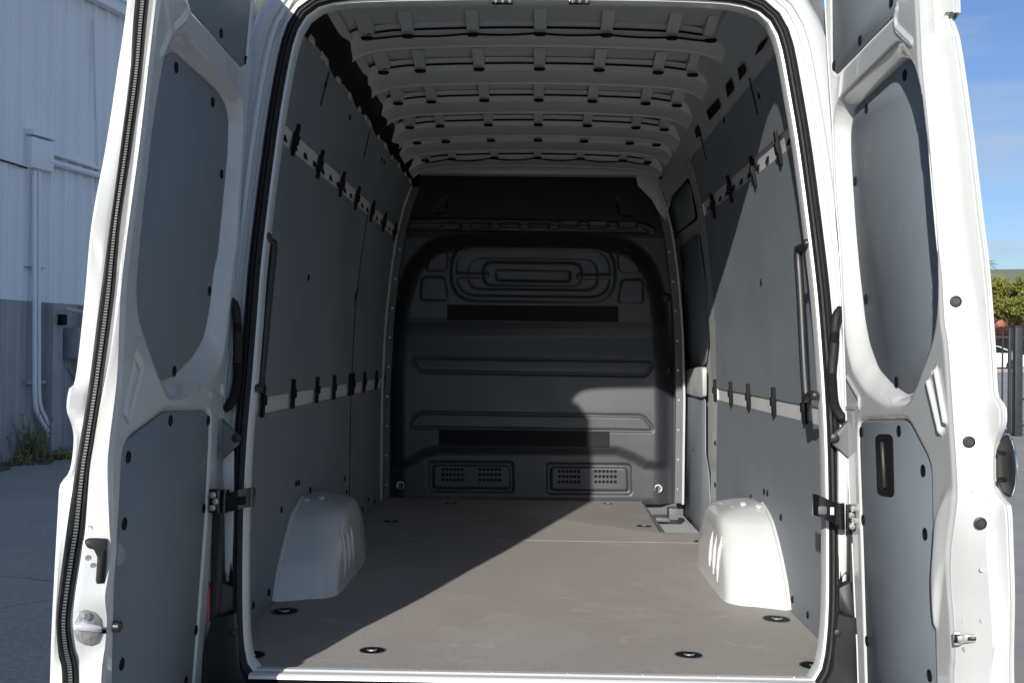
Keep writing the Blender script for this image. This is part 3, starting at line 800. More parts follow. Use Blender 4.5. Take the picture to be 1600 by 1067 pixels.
def make_door(side, D, hinge, free, crease, rim, flo, depth, upper, lower, grooves, plugs_up, plugs_re, plugs_lo, pockets, label):
    nr, nc = 360, 220
    hc = resample([D.uv(D.at(x, y)) for x, y in crom(hinge, 200)], nr)
    fc = resample([D.uv(D.at(x, y)) for x, y in crom(free, 200)], nr)
    # ease the column spacing
    tt = np.linspace(0, 1, nc)
    U = hc[:, 0][:, None] * (1 - tt) + fc[:, 0][:, None] * tt
    V = hc[:, 1][:, None] * (1 - tt) + fc[:, 1][:, None] * tt
    w = np.zeros_like(U)
    rp_, fp_ = round_poly(D.poly(rim), 0.03, 4), round_poly(flo, 0.02, 4)
    a, b = sd_poly(U, V, rp_), sd_poly(U, V, fp_)
    t = np.where(b < 0, 1.0, np.clip(-a / (np.clip(-a, 0, None) + np.clip(b, 0, None) + 1e-9), 0, 1))
    w -= depth * np.where(a < 0, sst(0.0, 1.0, t) * 0.45 + t * 0.55, 0)
    for poly_, dep, wd in pockets:
        q = sd_poly(U, V, round_poly(grow(D.poly(poly_), 0.006), 0.02, 4)); w -= dep * sst(wd, -wd, q) * (1 - sst(0.90, 1.0, tt))[None, :]
    for pts, wd, dep in grooves:
        q = sd_line(U, V, D.poly(pts)); w += dep * sst(wd, wd * 0.3, q)
    # gentle crown near the free and hinge edges
    w -= 0.004 * sst(0.975, 1.0, np.broadcast_to(tt, U.shape)) + 0.003 * sst(0.02, 0.0, np.broadcast_to(tt, U.shape))
    P = (np.array(D.P0)[None, None] + U[..., None] * np.array(D.eu) + V[..., None] * np.array(D.ev) + w[..., None] * np.array(D.n))
    door = mesh_obj('rear_door', P.reshape(-1, 3).tolist(), grid_faces(nr, nc, flip=side > 0), 'white', van, smooth=True)
    door['label'] = label
    # --- lit edge: from the free edge of the inner face out to the crease and the skin
    N = 160
    curves = []
    for pts, sh in [(free, 0.003)] + crease:
        curves.append([D.at(x, y, sh) for x, y in crom(pts, N)])
    return door, curves, P

def smooth_strip(name, curves, mat, parent, sub=5, bulge=0.0, dirv=None, autos=35):
    N = len(curves[0]); rings = []
    for i in range(N):
        row = []
        for k, (A, B) in enumerate(zip(curves, curves[1:])):
            for j in range(sub):
                t = j / sub
                row.append(A[i].lerp(B[i], t))
        row.append(curves[-1][i])
        rings.append(row)
    return loft(name, rings, mat, parent, autos=autos)

def floor_uv(D, hid, vis, depth):
    # vis: seen through the opening on the recessed plane; hid: hugging the rim on the side turned away
    return D.poly(vis, depth) + [(u - 0.016, v) for u, v in D.poly(hid)]
def grow(poly, d):
    P = np.array(poly); c = P.mean(0); out = []
    for p in P: v = p - c; L_ = np.linalg.norm(v); out.append(tuple(c + v * (1 + d / L_)))
    return out
# ---- left door --------------------------------------------------------------
DL = Door(-1, ((325, 900), 2.75), ((388, 100), 2.89), ((172, 900), 2.09))
hingeL = [(402, -45), (398, 0), (395, 60), (392, 112), (387, 169), (385, 200), (379, 262), (373, 375), (367, 420), (363, 519), (354, 586), (350, 654), (346, 710), (343, 745), (338, 825), (328, 912), (323, 1028), (319, 1067), (315, 1112)]
freeL = [(277, -260), (247, 0), (234, 112), (221, 225), (206, 337), (198, 400), (191, 468), (186, 586), (174, 690), (171, 735), (174, 825), (177, 862), (171, 905), (167, 934), (170, 970), (167, 1010), (161, 1067), (156, 1290)]
sealRL = [(262, -260), (233, 0), (222, 112), (207, 225), (190, 337), (184, 400), (178, 468), (162, 586), (146, 690), (139, 735), (131, 825), (125, 862), (114, 934), (110, 975), (114, 1010), (122, 1067), (118, 1290)]
sealLL = [(240, -260), (211, 0), (203, 112), (189, 225), (175, 330), (165, 400), (153, 490), (139, 600), (123, 700), (113, 765), (103, 835), (92, 920), (88, 965), (91, 1020), (97, 1067), (92, 1290)]
skinL = [(232, -260), (203, 0), (187, 112), (170, 225), (147, 350), (136, 468), (122, 590), (112, 607), (108, 640), (116, 664), (119, 690), (113, 735), (98, 757), (95, 789), (88, 916), (84, 1000), (82, 1067), (74, 1290)]
rimL = [(262, 74), (268, 62), (277, 52), (289, 51), (300, 60), (337, 105), (371, 142), (379, 157), (381, 190), (377, 262), (371, 375), (362, 440), (356, 505), (350, 552), (341, 579), (324, 600), (293, 620), (270, 625), (260, 616), (250, 590), (233, 546), (216, 492), (213, 451), (217, 400), (225, 319), (240, 187), (255, 97)]
floLv = [(270, 78), (337, 139), (351, 161), (356, 187), (354, 244), (347, 319), (339, 400), (334, 417), (326, 485), (317, 529), (300, 559), (277, 583), (254, 597)]
floLh = [(248, 584), (233, 546), (217, 492), (214, 451), (218, 400), (226, 319), (241, 187), (256, 97)]
DEPL = 0.042
floL = floor_uv(DL, floLh, floLv, DEPL)
# recess floor outline shifts with depth: pull its near rim inwards so that a wall exists
upL = [(290, -40), (296, 0), (301, 17), (378, 104), (385, 101), (389, 60), (394, 0), (397, -40)]
loL = [(194, 704), (203, 686), (260, 643), (323, 642), (329, 651), (328, 690), (321, 825), (310, 970), (302, 1075), (300, 1100), (176, 1230), (178, 1067), (179, 1006), (181, 934), (184, 861), (189, 789), (192, 720)]
grL = [([(252, 86), (266, 50), (261, 20), (258, -10)], 0.007, 0.006), ([(274, 44), (289, 30), (292, 14), (285, 0)], 0.007, 0.006),
       ([(212, 556), (194, 640), (202, 654), (222, 574), (212, 556)], 0.008, -0.006), ([(329, 616), (347, 619), (347, 602)], 0.007, 0.005)]
doorL, cL, PL = make_door(-1, DL, hingeL, freeL, [(sealRL, 0.058), (sealLL, 0.074), (skinL, 0.096)], rimL, floL, DEPL, upL, loL, grL,
                          None, None, None, [(upL, 0.010, 0.005), (loL, 0.010, 0.005)], 'left leaf with its seal and lever, inner side in shade')
midL = []
for (fx_, fy_), (sx_, sy_) in zip(crom(freeL, 160), crom(sealRL, 160)):
    k = float(np.interp(sy_, [420, 640], [0.62, 0.06])); sh = float(np.interp(sy_, [420, 640], [0.050, 0.054]))
    midL.append(DL.at(sx_ + (fx_ - sx_) * k, sy_ + (fy_ - sy_) * k, sh))
smooth_strip('door_edge', [cL[0], midL, cL[1]], 'white', doorL, sub=5)
# weather seal with a rounded bead and a serrated lip
nS = len(cL[1])
def seal_pt(i, k, b):
    A, B = cL[1][i], cL[2][i]
    return A.lerp(B, k) + Vector((0.15, -1, 0)).normalized() * b
rings = [[seal_pt(i, k, b) for k, b in [(0, 0.0), (0.03, 0.008), (0.14, 0.010), (0.24, 0.004), (0.30, 0.009), (0.42, 0.010), (0.50, 0.006), (0.55, 0.010), (0.72, 0.015), (0.90, 0.010), (1.0, 0.0)]] for i in range(nS)]
seal = loft('weather_seal', rings, 'rubber', doorL, autos=40)
bm = bmesh.new()
dense = lambda k, b: [Vector(p) for p in resample([seal_pt(i, k, b) for i in range(nS)], 721)]
e0, e1 = dense(0.27, 0.0095), dense(0.47, 0.0115)
for i in range(0, 720, 2):
    q = [e0[i], e1[i], e1[i + 1], e0[i + 1]]; off = Vector((0, -0.003, 0))
    a = [bm.verts.new(v) for v in q]; b = [bm.verts.new(v + off) for v in q]
    bm.faces.new(b)
    for k in range(4): bm.faces.new((a[k], a[(k + 1) % 4], b[(k + 1) % 4], b[k]))
lip = bm_obj('seal_serration', bm, 'rubber_dots', seal); lip['kind'] = 'stuff'
def skin_strips(door, cS, cK, D, hinge, side):
    # rounded hem, then the outside sheet running back to the hinge line
    hc = [D.at(x, y, 0.0) for x, y in crom(hinge, len(cK))]
    o = D.n * -1
    hem = [[a, a.lerp(b, .5) + Vector((0, -0.002, 0)), b, b + o * 0.006 + Vector((0, 0.002, 0)), b + o * 0.008 + Vector((0, 0.010, 0)),
            (b + o * 0.030).lerp(h + o * 0.105, 0.33), (b + o * 0.034).lerp(h + o * 0.105, 0.66), h + o * 0.105, h + o * 0.05, h] for a, b, h in zip(cS, cK, hc)]
    loft('outer_skin', hem, 'white', door, autos=40)
skin_strips(doorL, cL[2], cL[3], DL, hingeL, -1)

def trim(D, door, pts, shift, rad=0.012, th=0.004, lift=0.0):
    uvp = round_poly(D.poly(pts, shift), rad, 4)
    return plate('trim_panel', [D.P(u, v, -shift) for u, v in uvp], D.n, th, 'panel', door, bev=0.0012, lift=lift)
def plugs(D, door, lst, shift):
    for px, py in lst:
        p = D.at(px, py, shift)
        lathe('trim_plug', p, D.n, [(0.0135, 0), (0.0130, 0.0018), (0.009, 0.0026), (0.0085, 0.0014), (0.004, 0.0014)], 'plug', door, seg=14)
trim(DL, doorL, upL, 0.0, lift=-0.0080); trim(DL, doorL, loL, 0.0, lift=-0.0080, rad=0.02)
def shrink(poly, d):
    P = np.array(poly); c = P.mean(0); out = []
    for p in P: v = p - c; L_ = np.linalg.norm(v); out.append(tuple(c + v * (1 - d / L_)))
    return out
def recess_trim(D, door, flo, depth):
    uvp = round_poly(shrink(flo, 0.004), 0.02, 4)
    return plate('trim_panel', [D.P(u, v, -depth) for u, v in uvp], D.n, 0.004, 'panel', door, bev=0.0012, lift=-0.0006)
recess_trim(DL, doorL, floL, DEPL)
plugs(DL, doorL, [(345, 53), (384, 95)], 0.0042)
plugs(DL, doorL, [(275, 106), (332, 160), (346, 272), (327, 455), (272, 580)], DEPL - 0.0032)
plugs(DL, doorL, [(266, 657), (325, 657), (200, 714), (194, 818), (318, 794), (306, 984), (190, 1037), (290, 1064)], 0.0042)
# --- latch gear on the left door's edge
def edgeL(px, py):
    best = None
    for i in range(1, len(midL) - 1):
        for t in (0.05, .25, .5, .75, .95):
            p = cL[0][i].lerp(midL[i], t); q = proj(p); d_ = (q[0] - px) ** 2 + (q[1] - py) ** 2
            if best is None or d_ < best[0]: best = (d_, p, i)
    i = best[2]
    n = (cL[0][i] - midL[i]).cross(Vector((0, 0, 1))).normalized()
    if n.y > 0: n = -n
    return best[1], n
def edge_plate(name, pts, mat, th, lift=0.0, parent=doorL, ref=(150, 870), seg_r=3):
    c, nE = edgeL(*ref)
    P = [onP(x, y, c, nE) for x, y in round_poly(pts, seg_r, 4)]
    return plate(name, P, nE, th, mat, parent, bev=0.0015, lift=lift)
def edge_lathe(name, q, prof, mat, parent, lift=0.0, seg=12):
    c, nE = edgeL(*q); lathe(name, onP(*q, c, nE) + nE * lift, nE, prof, mat, parent, seg=seg)
lev = edge_plate('release_lever', [(131, 845), (138, 840), (167, 840), (166, 878), (163, 912), (157, 917), (150, 915), (148, 907), (152, 870), (146, 857), (136, 855)], 'black', 0.012, -0.001)
edge_plate('lever_slot', [(156, 858), (164, 856), (161, 908), (153, 908)], 'plug', 0.0012, 0.0108, lev)
lat = edge_plate('latch_plate', [(122, 955), (134, 951), (150, 955), (157, 966), (157, 990), (150, 1004), (134, 1008), (120, 1000), (114, 984), (115, 968)], 'zinc', 0.004, 0.0, ref=(138, 980))
edge_plate('latch_claw', [(113, 974), (130, 970), (156, 977), (156, 986), (130, 984), (113, 983)], 'alu', 0.007, 0.0035, lat, (138, 980), 2)
edge_plate('claw_slot', [(152, 983), (165, 982), (166, 988), (154, 989)], 'plug', 0.002, 0.0030, lat, (138, 980), 1)
for q in ((134, 962), (131, 996)): edge_lathe('latch_bolt', q, [(0.007, 0), (0.007, 0.003), (0.004, 0.003), (0.003, 0.001)], 'chrome', lat, 0.004)
for q in ((141, 824), (137, 871), (145, 883)): edge_lathe('edge_screw', q, [(0.006, -0.004), (0.0055, 0.002), (0.0025, 0.0015)], 'steel', doorL)
lathe('buffer', DL.at(178, 978, 0.0) - DL.n * 0.006, DL.n, [(0.0115, 0), (0.0115, 0.018), (0.008, 0.022)], 'black', doorL, seg=16)

# ---- right door -------------------------------------------------------------
DR = Door(1, ((1333, 900), 2.75), ((1296, 100), 2.89), ((1486, 900), 2.09))
hingeR = [(1285, -45), (1288, 0), (1291, 60), (1294, 112), (1298, 169), (1300, 202), (1304, 303), (1310, 375), (1315, 469), (1318, 555), (1321, 650), (1323, 710), (1327, 789), (1331, 861), (1335, 952), (1338, 1006), (1340, 1067), (1342, 1112)]
freeR = [(1418, -260), (1433, 0), (1438, 101), (1448, 202), (1456, 303), (1463, 380), (1469, 434), (1473, 503), (1479, 545), (1488, 677), (1491, 720), (1493, 774), (1488, 820), (1483, 861), (1483, 916), (1487, 963), (1490, 1028), (1488, 1067), (1494, 1290)]
crsR = [(1436, -260), (1460, 0), (1473, 118), (1487, 236), (1498, 345), (1509, 434), (1523, 538), (1535, 677), (1545, 789), (1551, 861), (1557, 934), (1561, 1006), (1556, 1067), (1570, 1290)]
outR = [(1478, -260), (1496, 0), (1492, 12), (1487, 20), (1487, 34), (1497, 67), (1514, 185), (1532, 337), (1542, 417), (1551, 538), (1555, 612), (1561, 625), (1568, 638), (1568, 664), (1559, 685), (1555, 705), (1555, 760), (1567, 780), (1576, 794), (1579, 860), (1581, 934), (1580, 1067), (1590, 1290)]
rimR = [(1301, 200), (1306, 165), (1316, 148), (1400, 66), (1410, 66), (1422, 86), (1433, 112), (1439, 145), (1449, 236), (1459, 330), (1462, 382), (1466, 451), (1464, 496), (1456, 536), (1434, 597), (1421, 630), (1410, 637), (1386, 635), (1354, 614), (1332, 582), (1322, 540), (1317, 469), (1312, 400), (1306, 303)]
floRv = [(1421, 90), (1341, 164), (1337, 172), (1331, 202), (1331, 236), (1335, 303), (1338, 350), (1344, 417), (1354, 503), (1361, 538), (1375, 576), (1396, 600), (1422, 618)]
floRh = [(1434, 595), (1456, 535), (1463, 496), (1465, 451), (1461, 382), (1458, 330), (1448, 236), (1438, 145), (1432, 113)]
DEPR = 0.042
floR = floor_uv(DR, floRh, floRv, DEPR)
upR = [(1296, -40), (1298, 0), (1299, 108), (1306, 116), (1394, 25), (1398, 8), (1399, -40)]
loR = [(1341, 690), (1342, 662), (1347, 657), (1410, 656), (1421, 663), (1449, 717), (1454, 734), (1456, 861), (1459, 970), (1462, 1075), (1465, 1230), (1355, 1105), (1353, 1067), (1347, 861)]
grR = [([(1402, 14), (1399, 30), (1401, 44), (1411, 54), (1425, 68)], 0.009, 0.0045),
       ([(1452, 595), (1471, 674)], 0.006, 0.008), ([(1464, 577), (1479, 660)], 0.006, 0.008), ([(1458, 584), (1475, 668)], 0.008, -0.006),
       ([(1324, 590), (1343, 622), (1343, 636), (1324, 636)], 0.006, 0.005)]
doorR, cR, PR = make_door(1, DR, hingeR, freeR, [(crsR, 0.055), (outR, 0.082)], rimR, floR, DEPR, upR, loR, grR, None, None, None,
                          [(upR, 0.010, 0.005), (loR, 0.010, 0.005), ([(1466, 812), (1478, 775), (1492, 770), (1488, 835), (1470, 905), (1463, 980), (1460, 900)], -0.010, 0.012)], 'right leaf with a black pull pocket, inner side in sunlight')
# edge with a soft crease between two flats
def edge_rings(A, B, C):
    out = []
    for a, b, c in zip(A, B, C):
        o = -DR.n
        out.append([a, a.lerp(b, .06) + Vector((0, -0.003, 0)), a.lerp(b, .5) + Vector((0, -0.004, 0)), a.lerp(b, .84) + Vector((0, -0.005, 0)), a.lerp(b, .93) + Vector((0, 0.004, 0)), b.lerp(c, .02) + Vector((0, 0.018, 0)),
                    b.lerp(c, .12) + Vector((0, 0.020, 0)), b.lerp(c, .55) + Vector((0, 0.010, 0)), b.lerp(c, .80), b.lerp(c, .84) + Vector((0, 0.004, 0)), b.lerp(c, .92) + Vector((0, 0.004, 0)), b.lerp(c, .94) + Vector((0, -0.001, 0)), c])
    return out
loft('door_edge', edge_rings(*cR), 'white', doorR, autos=40)
skin_strips(doorR, cR[2], [p + Vector((0.0005, -0.0005, 0)) for p in cR[2]], DR, hingeR, 1)
trim(DR, doorR, upR, 0.0, lift=-0.0080); tl = trim(DR, doorR, loR, 0.0, lift=-0.0080, rad=0.02)
recess_trim(DR, doorR, floR, DEPR)
plugs(DR, doorR, [(1393, 3), (1344, 64), (1303, 103)], 0.0042)
plugs(DR, doorR, [(1414, 118), (1354, 170), (1336, 284), (1353, 468), (1401, 597)], DEPR - 0.0032)
plugs(DR, doorR, [(1346, 675), (1405, 673), (1443, 735), (1446, 834), (1349, 812), (1355, 1001), (1453, 1055)], 0.0042)
# pull pocket
pk = [(1366, 682), (1371, 678), (1388, 678), (1393, 684), (1395, 772), (1391, 777), (1373, 774), (1369, 768)]
uvp = round_poly(DR.poly(pk), 0.008, 4)
pocket = plate('pull_pocket', [DR.P(u, v) for u, v in uvp], DR.n, 0.004, 'plug', doorR, bev=0.002, lift=-0.0055)
ik = [(1373, 690), (1386, 688), (1389, 768), (1376, 768)]
plate('pocket_well', [DR.P(u, v) for u, v in round_poly(DR.poly(ik), 0.006, 4)], DR.n, 0.001, 'plug', pocket, bev=0.0004, lift=-0.0022)
tube('pull_bar', [DR.at(1378, 692, -0.006), DR.at(1379, 705, -0.009), DR.at(1381, 745, -0.009), DR.at(1382, 760, -0.006)], 0.006, 'black', pocket, seg=10)
# rubber plugs and striker on the sunlit edge
nER = Vector((-0.2, -1, 0)).normalized()
def edgeR(px, py, lift=0.0):
    # nearest point of the edge sheet under this pixel
    best = None
    for A, B in ((cR[0], cR[1]), (cR[1], cR[2])):
        for i in range(0, len(A)):
            for t in (0.0, .2, .4, .6, .8):
                p = A[i].lerp(B[i], t); q = proj(p); d_ = (q[0] - px) ** 2 + (q[1] - py) ** 2
                if best is None or d_ < best[0]: best = (d_, p)
    y = best[1].y - 0.005
    return onY(px, py, y) + nER * lift
for q in ((1493, 471), (1514, 690), (1532, 817)):
    lathe('rubber_grommet', edgeR(*q), nER, [(0.0115, -0.002), (0.0115, 0.003), (0.009, 0.004), (0.0085, 0.0015), (0.006, 0.0015), (0.0055, 0.004), (0.003, 0.004)], 'black', doorR, seg=20)
for q in ((1494, 443), (1499, 512), (1508, 628), (1520, 725), (1534, 890), (1520, 765)):
    lathe('drain_dimple', edgeR(*q), nER, [(0.004, -0.004), (0.0035, 0.001), (0.001, 0.0014)], 'white', doorR, seg=8)
for q in ((1507, 971), (1535, 970), (1508, 1014)):
    lathe('edge_bolt', edgeR(*q), nER, [(0.0055, -0.001), (0.005, 0.003), (0.0025, 0.0032)], 'steel', doorR, seg=12)
c0 = edgeR(1510, 995)
def stp(name, pts, mat, th, lift, parent, r=2):
    return plate(name, [onP(x, y, c0, nER) for x, y in round_poly(pts, r, 4)], nER, th, mat, parent, bev=0.001, lift=lift)
stk = stp('latch_striker', [(1489, 986), (1500, 986), (1505, 990), (1531, 990), (1535, 996), (1531, 1003), (1506, 1003), (1500, 1007), (1490, 1007)], 'zinc', 0.003, 0.001, doorR)
stp('striker_slot', [(1490, 989), (1499, 989), (1503, 995), (1499, 1003), (1490, 1004)], 'plug', 0.001, 0.0035, stk, 1)
stp('striker_slot', [(1511, 993), (1530, 993), (1530, 1000), (1511, 1000)], 'black', 0.001, 0.0035, stk, 1)
stp('striker_roller', [(1494, 992), (1506, 989), (1507, 994), (1500, 1003), (1496, 1002)], 'zinc', 0.006, 0.0045, stk, 1)
# badge on the outside, seen edge-on
bc = DR.at(1566, 727, 0.090)
ax = (-DR.n + Vector((0, -0.17, 0))).normalized()
bdg = lathe('round_badge', bc, ax, [(0.030, -0.008), (0.050, 0.0), (0.058, 0.005), (0.060, 0.009)], 'black', doorR, seg=40)
lathe('badge_rim', bc, ax, [(0.0602, 0.0088), (0.0620, 0.010), (0.0620, 0.0125), (0.058, 0.014)], 'chrome', bdg, seg=40)
for dz in (-0.026, 0.026): box('badge_clip', bc + Vector((-0.008, -0.02, dz)), (0.012, 0.02, 0.008), 'plug', bdg)

# ---- hinges, hoses, pillar furniture, lamps ---------------------------------
def hinge(side, leaf, arm, bolts, z=0):
    P = (lambda q, y: onY(*q, y))
    bm = bmesh.new()
    a, b = P(leaf[0], 2.725), P(leaf[1], 2.725)
    c = (a + b) / 2
    add_box(bm, c, (abs(a.x - b.x), 0.014, abs(a.z - b.z)), None, 0.004)
    root = bm_obj('door_hinge', bm, 'gloss', van, autos=35)
    k0, k1 = P(leaf[2], 2.74), P(leaf[3], 2.74)
    tube('hinge_knuckle', [k0, k1], 0.012, 'gloss', root, seg=14)
    # arm: strap that bows inwards and wraps round the pillar
    top = [P(q, y) for q, y in arm]; hgt = Vector((0, 0, -abs(a.z - b.z) * 0.80))
    rings = []
    for p in crom(top, 24):
        p = Vector(p); rings.append([p, p + Vector((0, -0.010, 0)), p + hgt + Vector((0, -0.010, 0)), p + hgt])
    loft('hinge_arm', rings, 'gloss', root, closed=True, caps=True, autos=35)
    for q in bolts: lathe('hinge_bolt', P(q, 2.716), (0, -1, 0), [(0.0085, 0), (0.0085, 0.003), (0.006, 0.006), (0.003, 0.0065)], 'steel', root, seg=12)
    return root
hL = hinge(-1, [(328, 763), (344, 801), (352, 764), (350, 800)], [((346, 770), 2.745), ((362, 768), 2.735), ((380, 763), 2.735), ((395, 761), 2.75), ((400, 763), 2.82)], [(333, 773), (337, 783), (332, 793)])
box('check_stop', onY(377, 782, 2.722), (0.024, 0.006, 0.022), 'plug', hL, bev=0.002)
hR = hinge(1, [(1322, 787), (1338, 829), (1312, 785), (1313, 826)], [((1318, 790), 2.745), ((1300, 783), 2.735), ((1284, 775), 2.735), ((1271, 771), 2.75), ((1268, 773), 2.82)], [(1333, 794), (1330, 805), (1334, 813), (1331, 822)])
box('check_stop', onY(1285, 797, 2.722), (0.022, 0.006, 0.020), 'greyplastic', hR, bev=0.002)
box('arm_window', onY(1300, 798, 2.722), (0.010, 0.004, 0.020), 'white', hR, bev=0.001)
def hose(pts, ys, r):
    P = [onY(*q, y) for q, y in zip(pts, ys)]
    C = crom(P, 150); rad = []
    for i in range(150):
        t = i / 149
        cor = (0.22 < t < 0.31) or (0.56 < t < 0.93)
        rad.append(r * (1.0 + (0.10 if (i % 2 == 0) else -0.08)) if cor else r * (0.98 if t < 0.25 or t > 0.93 else 1.02))
    tube('cable_hose', C, rad, 'rubber', van, seg=14)
hose([(1314, 483), (1306, 498), (1303, 540), (1300, 575), (1300, 605), (1305, 635), (1313, 650), (1322, 657)], [2.86, 2.845, 2.84, 2.835, 2.83, 2.825, 2.83, 2.84], 0.0125)
hose([(361, 470), (368, 482), (371, 520), (371, 560), (370, 595), (365, 620), (357, 634), (350, 638)], [2.86, 2.845, 2.84, 2.835, 2.83, 2.825, 2.83, 2.84], 0.0125)

# lower corner posts: what shows between door and seal
def post(side):
    X = lambda px, py, y: onY(px, py, y)
    m = (lambda px: px) if side < 0 else (lambda px: 2 * 833 + 8 - px)
    # upper bracket panel
    def quad(name, pts, y, mat, th=0.02, parent=van):
        return plate(name, [onY(m(x), yy, y) for x, yy in pts], (0, -1, 0), th, mat, parent, bev=0.002)
    br = quad('corner_bracket', [(349, 654), (374, 680), (374, 694), (349, 716)], 2.79, 'greyplastic', 0.02)
    lathe('bracket_bolt', onY(m(370), 684, 2.768), (0, -1, 0), [(0.012, 0), (0.012, 0.005), (0.006, 0.008)], 'black', br, seg=14)
    quad('post_panel', [(350, 716), (366, 703), (366, 905), (352, 890)], 2.800, 'white', 0.012)
    quad('lamp_housing', [(337, 800), (351, 790), (352, 905), (345, 965), (333, 968), (334, 920)], 2.79, 'black', 0.03)
    quad('lower_bracket', [(348, 904), (368, 914), (368, 948), (362, 954), (346, 958)], 2.79, 'black', 0.03)
    lm = quad('tail_lamp', [(331, 905), (335, 915), (335, 964), (328, 966), (326, 950)], 2.795, 'red', 0.03)
    for k in range(4):
        quad('lens_rib', [(328, 918 + 12 * k), (334, 917 + 12 * k), (334, 919 + 12 * k), (328, 920 + 12 * k)], 2.765, 'red', 0.004, lm)
    quad('lower_cladding', [(336, 962), (370, 955), (378, 1040), (395, 1075), (300, 1110), (318, 1030)], 2.765, 'black', 0.03)
    quad('body_corner', [(322, 966), (337, 964), (337, 1030), (322, 1034)], 2.80, 'white', 0.02)
    lathe('drain_plug', onY(m(365), 988, 2.735), (0, -1, 0), [(0.011, 0), (0.010, 0.004), (0.005, 0.006)], 'black', van, seg=12)
post(-1); post(1)
# ------------------------------------------------------------------ ground, street, hills
def hgt(x, y):                              # the street beyond the fence lies a little higher
    k = sst(24, 58, np.asarray(y, float)); return 0.9 * k
xs_ = np.r_[-3000, -800, -200, -60, np.linspace(-30, 60, 31), 90, 200, 800, 3000]
ys_ = np.r_[-1500, -300, -60, -20, np.linspace(-10, 24, 8), np.linspace(26, 60, 18), 75, 120, 300, 900, 3500]
V = []
for y in ys_:
    for x in xs_: V.append((x, y, float(hgt(x, y)) if y < 3000 else 0.9))
gr = mesh_obj('ground', V, grid_faces(len(ys_), len(xs_)), 'asphalt', smooth=True); tag(gr, kind='structure')
# cracks and joints in the asphalt by the building
m = M['asphalt']; t = m.node_tree; b = t.nodes['Principled BSDF']
co = t.nodes.new('ShaderNodeTexCoord')
nzw = t.nodes.new('ShaderNodeTexNoise'); nzw.inputs['Scale'].default_value = 1.2; nzw.inputs['Detail'].default_value = 5
mixv = t.nodes.new('ShaderNodeMixRGB'); mixv.inputs['Fac'].default_value = 0.22
vor = t.nodes.new('ShaderNodeTexVoronoi'); vor.feature = 'DISTANCE_TO_EDGE'; vor.inputs['Scale'].default_value = 0.28
rmp = t.nodes.new('ShaderNodeMapRange'); rmp.inputs['From Max'].default_value = 0.004; rmp.inputs['To Min'].default_value = 0.45; rmp.inputs['To Max'].default_value = 1
mu = t.nodes.new('ShaderNodeMixRGB'); mu.blend_type = 'MULTIPLY'; mu.inputs['Fac'].default_value = 1
t.links.new(co.outputs['Object'], nzw.inputs['Vector']); t.links.new(co.outputs['Object'], mixv.inputs['Color1']); t.links.new(nzw.outputs['Color'], mixv.inputs['Color2'])
t.links.new(mixv.outputs['Color'], vor.inputs['Vector']); t.links.new(vor.outputs['Distance'], rmp.inputs['Value'])
src = b.inputs['Base Color'].links[0].from_socket
t.links.new(src, mu.inputs['Color1']); t.links.new(rmp.outputs['Result'], mu.inputs['Color2']); t.links.new(mu.outputs['Color'], b.inputs['Base Color'])

# hills
random.seed(3)
hx = np.linspace(-2500, 5200, 90); hy = np.linspace(0, 900, 10)
V = []
for j, dy in enumerate(hy):
    for x in hx:
        e = math.sin(math.pi * min(1, j / 6) / 2)
        V.append((x, 2600 + dy, (284 + 10 * math.sin(x / 420.0 + 1.5) + 6 * math.sin(x / 130.0) + 30 * math.sin(x / 1500.0 - 0.6)) * e - 5))
hl = mesh_obj('hills', V, grid_faces(len(hy), len(hx)), 'hill', smooth=True); tag(hl, kind='structure')

# yard apron in concrete right of the van and the kerb and pavement of the street
ap = mesh_obj('yard_apron', [(2.2, 1.5, 0.004), (30, 1.5, 0.004), (30, 22.0, 0.004), (2.2, 22.0, 0.004)], [(0, 1, 2, 3)], 'concrete'); tag(ap, kind='structure')
kb = box('street_kerb', (28, 56.5, 0.93), (80, 1.6, 0.24), 'concrete'); tag(kb, kind='structure')

# ------------------------------------------------------------------ iron fence
fY = 21.4
fx = onY(1588, 600, fY).x
fence = empty('iron_fence', (fx, fY, 0))
tag(fence, 'black iron picket fence with a heavy gate post at the yard edge', 'fence')
p1 = box('gate_post', (fx + 0.02, fY, 1.10), (0.15, 0.15, 2.20), 'fence', fence, bev=0.01)
box('post_cap', (fx + 0.02, fY, 2.21), (0.18, 0.18, 0.03), 'fence', p1, bev=0.008)
box('gate_post', (fx - 0.125, fY + 0.02, 1.09), (0.06, 0.06, 2.18), 'fence', fence, bev=0.006)
for z in (0.22, 2.0): box('rail', (fx - 5.16, fY, z), (10.0, 0.035, 0.045), 'fence', fence)
for z in (0.22, 0.75, 2.0): box('rail', (fx + 3.1, fY, z), (6.0, 0.035, 0.045), 'fence', fence)
for k in range(60):
    box('picket', (fx - 0.28 - k * 0.165, fY - 0.0, 1.08), (0.026, 0.026, 2.12), 'fence', fence)
for k in range(34):
    box('picket', (fx + 0.27 + k * 0.165, fY - 0.0, 1.08), (0.026, 0.026, 2.12), 'fence', fence)

